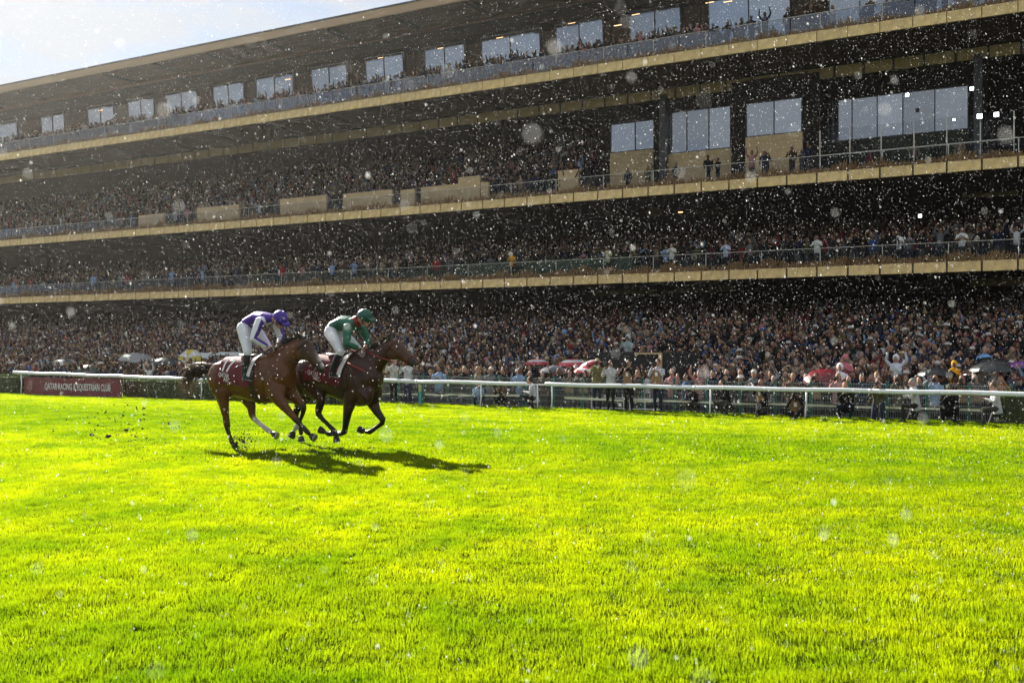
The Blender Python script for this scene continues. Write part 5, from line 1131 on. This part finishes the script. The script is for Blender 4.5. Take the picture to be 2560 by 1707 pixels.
    h = MB(); h.tube([F(.075, -.078, .008), F(.098, -.045, .008), F(.106, 0, .004), F(.098, .045, .008), F(.075, .078, .008)], [(.02, .012)] * 5, 8, side=(0, 0, 1)); h.build('goggles', M_KIT, root, smooth=True)
    h = MB()
    for s in (-1, 1): h.tube([F(.01, s * .088, .0), F(.03, s * .075, -.07), F(.045, 0, -.128)], [(.004, .009)] * 3, 6)
    h.build('chin_strap', M_KIT, root, smooth=True)
    w = empty('whip', J['O'] + Matrix.Rotation(-ANG, 3, 'Z') @ V['han'], -ANG); tag(w, J['whip_label'], 'whip'); a, b = Vector(J['whip'][0]) - V['han'], Vector(J['whip'][1]) - V['han']
    h = MB(); h.tube([a, a.lerp(b, .28)], [.011, .009], 8); h.build('grip', M_KIT, w, smooth=True); h = MB(); h.tube([a.lerp(b, .285), a.lerp(b, .8), b], [.007, .006, .006], 8); h.build('shaft', M_WHIP, w, smooth=True); h = MB(); h.tube([b, b + (b - a) * .14], [(.006, .012), (.004, .012)], 8); h.build('flap', M_KIT, w, smooth=True)
    return root
M_JSKIN = mat('jockey_skin', (0.46, 0.25, 0.15), 0.5, var=0.1, scale=20); M_JWHITE = mat('white_silk', (0.76, 0.75, 0.80), 0.5, var=0.06, scale=14, bump=0.3, bscale=22)
M_PURPLE = mat('purple_silk', (0.062, 0.013, 0.27), 0.42, var=0.15, scale=10, bump=0.35, bscale=20); M_GREENSILK = mat('green_silk', (0.008, 0.115, 0.065), 0.42, var=0.18, scale=10, bump=0.35, bscale=20)
M_REDSILK = mat('red_silk', (0.26, 0.012, 0.016), 0.5, var=0.15, scale=12); M_BREECH = mat('white_breeches', (0.72, 0.72, 0.75), 0.6, var=0.07, scale=12, bump=0.3, bscale=18)
M_BOOT = mat('black_boot', (0.010, 0.010, 0.012), 0.3); M_SOLE = mat('pale_sole', (0.35, 0.34, 0.33), 0.6); M_WHIP = mat('whip_shaft', (0.35, 0.33, 0.32), 0.5)
M_PURPLECAP = mat('purple_cap', (0.045, 0.012, 0.25), 0.4, var=0.12, scale=16, bump=0.25, bscale=26); M_GREENCAP = mat('green_cap', (0.006, 0.085, 0.055), 0.4, var=0.15, scale=16, bump=0.25, bscale=26)
jockey(dict(O=O1, label='jockey in purple silks with white striped sleeves and purple cap, riding bent low', silk=M_PURPLE, cap=M_PURPLECAP, peak=M_PURPLECAP, stripes=True, look=(.80, 0, -.60),
  j=dict(pel=(.20, 0, 2.10), mid=(.42, 0, 2.205), chest=(.60, 0, 2.19), neck=(.76, 0, 2.19), head=(.895, 0, 2.165), shn=(.62, -.18, 2.15), eln=(.575, -.295, 1.86), han=(.76, -.08, 1.70), shf=(.64, .18, 2.13), elf=(.69, .26, 1.89), haf=(.79, .07, 1.73),
         hipn=(.21, -.12, 2.05), knn=(.44, -.275, 1.63), ann=(.385, -.30, 1.27), toen=(.50, -.30, 1.185), hipf=(.21, .12, 2.05), knf=(.44, .275, 1.63), anf=(.385, .30, 1.27), toef=(.50, .30, 1.185)),
  whip=((.82, -.10, 1.71), (.30, -.335, 1.41)), whip_label='dark whip slanting across the purple jockey\'s boot'))
jockey(dict(O=O2, label='jockey in green silks with red collar and green cap, crouching over the leading horse', silk=M_GREENSILK, cap=M_GREENCAP, peak=M_GREENCAP, collar=M_REDSILK, look=(.96, 0, -.28), boot=mat('navy_boot', (0.010, 0.012, 0.022), 0.3),
  j=dict(pel=(-.20, 0, 2.05), mid=(.0, 0, 2.14), chest=(.18, 0, 2.11), neck=(.30, 0, 2.17), head=(.44, 0, 2.20), shn=(.215, -.18, 2.05), eln=(.27, -.27, 1.77), han=(.42, -.08, 1.69), shf=(.25, .18, 2.04), elf=(.31, .25, 1.84), haf=(.41, .07, 1.73),
         hipn=(-.18, -.12, 1.99), knn=(.14, -.275, 1.63), ann=(-.03, -.30, 1.31), toen=(.07, -.30, 1.225), hipf=(-.18, .12, 1.99), knf=(.14, .275, 1.63), anf=(-.03, .30, 1.31), toef=(.07, .30, 1.225)),
  whip=((.46, -.10, 1.70), (-.04, -.335, 1.42)), whip_label='pale whip slanting across the green jockey\'s dark boot'))
# ================================================================== turf kicked up behind the hooves
M_CLOD = mat('wet_soil', (0.030, 0.020, 0.010), 0.9, var=0.4, scale=30, bump=0.5, bscale=40)
def clod_mesh(seed, s):
    g = np.random.default_rng(seed); mb = MB(); mb.ball((0, 0, 0), (s, s * .6, s * .5), 6, 4); mb.v = [tuple(np.array(p) * g.uniform(.3, 1.5)) for p in mb.v]; 
    for k in range(5): a = g.uniform(-s, s, 3); d = g.normal(size=3) * s * 1.2; mb.add([a, a + np.array([.004, 0, .004]), a + d], [(0, 1, 2)])
    return mb.mesh('turf_clod', [M_CLOD], False)
def clod(px, py, Y, s, seed, label):
    X = (px - 1280) / FPX * Y; Z = CAM_H + (866 - py) / FPX * Y; o = shared('turf_clod', clod_mesh(seed, s), None, (X, Y, max(Z, .02))); tag(o, label, 'turf clod', 'turf clods flying behind the horses')
for i, (px, py, s, lab) in enumerate(((423, 1058, .05, 'large crooked turf clod in the air left of the planted hoof'), (230, 1086, .05, 'leftmost dark turf clod low over the grass'), (270, 1090, .07, 'flat dark turf clod just above the grass'), (318, 1075, .06, 'upright dark turf clod in the flying soil'), (340, 1091, .035, 'small pale-edged turf clod near the grass'), (421, 1035, .022, 'small turf clod above the large crooked one'), (238, 1041, .02, 'small turf clod above the leftmost one'), (322, 1060, .024, 'small turf clod above the upright one'), (160, 1018, .03, 'lone turf clod far left in the air'))):
    clod(px, py, 17.6, s * .8, 40 + i, lab)
def flying_soil():
    g = np.random.default_rng(77); mb = MB()
    def bit(px, py, Y, s):
        X = (px - 1280) / FPX * Y; Z = CAM_H + (866 - py) / FPX * Y; c = np.array([X, Y, max(Z, .01)]); q = c + g.normal(size=(5, 3)) * s; mb.add([tuple(p) for p in q], [(0, 1, 2), (0, 2, 3), (0, 3, 1), (1, 2, 4), (3, 4, 2)])
    for k in range(380): bit(g.normal(310, 62), g.normal(1066, 26), g.uniform(16.6, 18.4), .0025 + .014 * g.random() ** 3)
    for k in range(110): bit(g.uniform(40, 560), g.uniform(1005, 1090), g.uniform(16.8, 18.4), g.uniform(.003, .007))
    for k in range(240): bit(g.normal(606, 15), g.normal(1100, 14), g.uniform(16.6, 17.1), .003 + .013 * g.random() ** 2)
    o = mb.build('flying_soil', M_CLOD); o['kind'] = 'stuff'; tag(o, 'dark crumbs of soil thrown up behind the hooves', 'soil')
flying_soil()
# ================================================================== rain
def rain():
    g = np.random.default_rng(142); P, S = [], []
    # even fall through the air in front of the stand; the drops a lens can still see are listed by distance
    for d0, d1, n, s0, s1 in ((0.22, 1.3, 230, .0007, .0016), (1.3, 4.0, 700, .0012, .0028), (4.0, 8.0, 2600, .0018, .0042), (8.0, 16, 13000, .0020, .0054), (16, 28, 46000, .0026, .0064), (28, 46, 48000, .0042, .0088)):
        t = g.random(n); d = (d0**3 + t * (d1**3 - d0**3)) ** (1/3); x = g.uniform(-.62, .62, n) * d; z = CAM_H + g.uniform(-.36, .40, n) * d
        s = s0 + (s1 - s0) * g.random(n) ** 3.2; p = np.stack([x, d, z], 1); u, v = x * CA - d * SA, x * SA + d * CA
        ok = (z > 0.03) & (v < 46) ; P.append(p[ok]); S.append(s[ok])
    # spray thrown up round the hooves
    for c, n, r in (((-3.25, 15.6, .12), 240, .32), ((-4.3, 16.6, .12), 120, .25)):
        q = g.normal(size=(n, 3)) * np.array([r, r, r * .45]) + np.array(c); q = q[q[:, 2] > .02]; P.append(q); S.append(g.uniform(.0018, .0036, len(q)))
    P = np.concatenate(P); S = np.concatenate(S); n = len(P)
    fall = np.array([0.28, -.1, -1.0]); fall /= np.linalg.norm(fall); a = np.cross(fall, (0, 1, 0)); a /= np.linalg.norm(a); b = np.cross(fall, a)
    ln = S * g.uniform(1.0, 2.0, n)
    V = np.zeros((n, 6, 3)); V[:, 0] = P + fall * ln[:, None]; V[:, 5] = P - fall * ln[:, None]
    for k, dd in enumerate((a, b, -a, -b)): V[:, 1 + k] = P + dd * S[:, None]
    F0 = np.array([(0, 2, 1), (0, 3, 2), (0, 4, 3), (0, 1, 4), (5, 1, 2), (5, 2, 3), (5, 3, 4), (5, 4, 1)], dtype=np.int32); F = (F0[None] + (np.arange(n, dtype=np.int32) * 6)[:, None, None]).reshape(-1, 3)
    me = bpy.data.meshes.new('rain'); V = V.reshape(-1, 3).astype(np.float32); me.vertices.add(len(V)); me.vertices.foreach_set('co', V.ravel()); me.loops.add(F.size); me.loops.foreach_set('vertex_index', F.ravel())
    me.polygons.add(len(F)); me.polygons.foreach_set('loop_start', np.arange(0, F.size, 3, dtype=np.int32)); me.polygons.foreach_set('loop_total', np.full(len(F), 3, dtype=np.int32)); me.polygons.foreach_set('use_smooth', np.ones(len(F), dtype=bool)); me.update(calc_edges=True)
    m = bpy.data.materials.new('rain_drop'); m.use_nodes = True; nn, l = m.node_tree.nodes, m.node_tree.links; nn.remove(nn['Principled BSDF']); out = nn['Material Output']
    t = nn.new('ShaderNodeBsdfTranslucent'); t.inputs['Color'].default_value = (.95, .95, .95, 1); gl = nn.new('ShaderNodeBsdfDiffuse'); gl.inputs['Color'].default_value = (.9, .9, .9, 1)
    mx = nn.new('ShaderNodeMixShader'); mx.inputs['Fac'].default_value = .15; l.new(t.outputs[0], mx.inputs[1]); l.new(gl.outputs[0], mx.inputs[2]); tp = nn.new('ShaderNodeBsdfTransparent'); m3 = nn.new('ShaderNodeMixShader'); m3.inputs['Fac'].default_value = .40; l.new(tp.outputs[0], m3.inputs[1]); l.new(mx.outputs[0], m3.inputs[2]); l.new(m3.outputs[0], out.inputs['Surface'])
    me.materials.append(m); o = shared('rain', me); o['kind'] = 'stuff'; tag(o, 'bright sunlit raindrops falling through the whole scene', 'rain'); return o
rain()

# ================================================================== damp air
HZ = MB(); HZ.box(-190, -12, -1.8, 60, 190, 26.2); hz = HZ.build('haze', [])
hm_ = bpy.data.materials.new('rain_haze'); hm_.use_nodes = True; hn = hm_.node_tree.nodes; hn.remove(hn['Principled BSDF'])
pv = hn.new('ShaderNodeVolumePrincipled'); pv.inputs['Color'].default_value = (0.36, 0.345, 0.32, 1); pv.inputs['Density'].default_value = 0.00042; pv.inputs['Anisotropy'].default_value = 0.8
hm_.node_tree.links.new(pv.outputs[0], hn['Material Output'].inputs['Volume']); hz.data.materials.append(hm_); hz['kind'] = 'stuff'; hz['label'] = 'thin sunlit haze of fine rain in front of the stand'
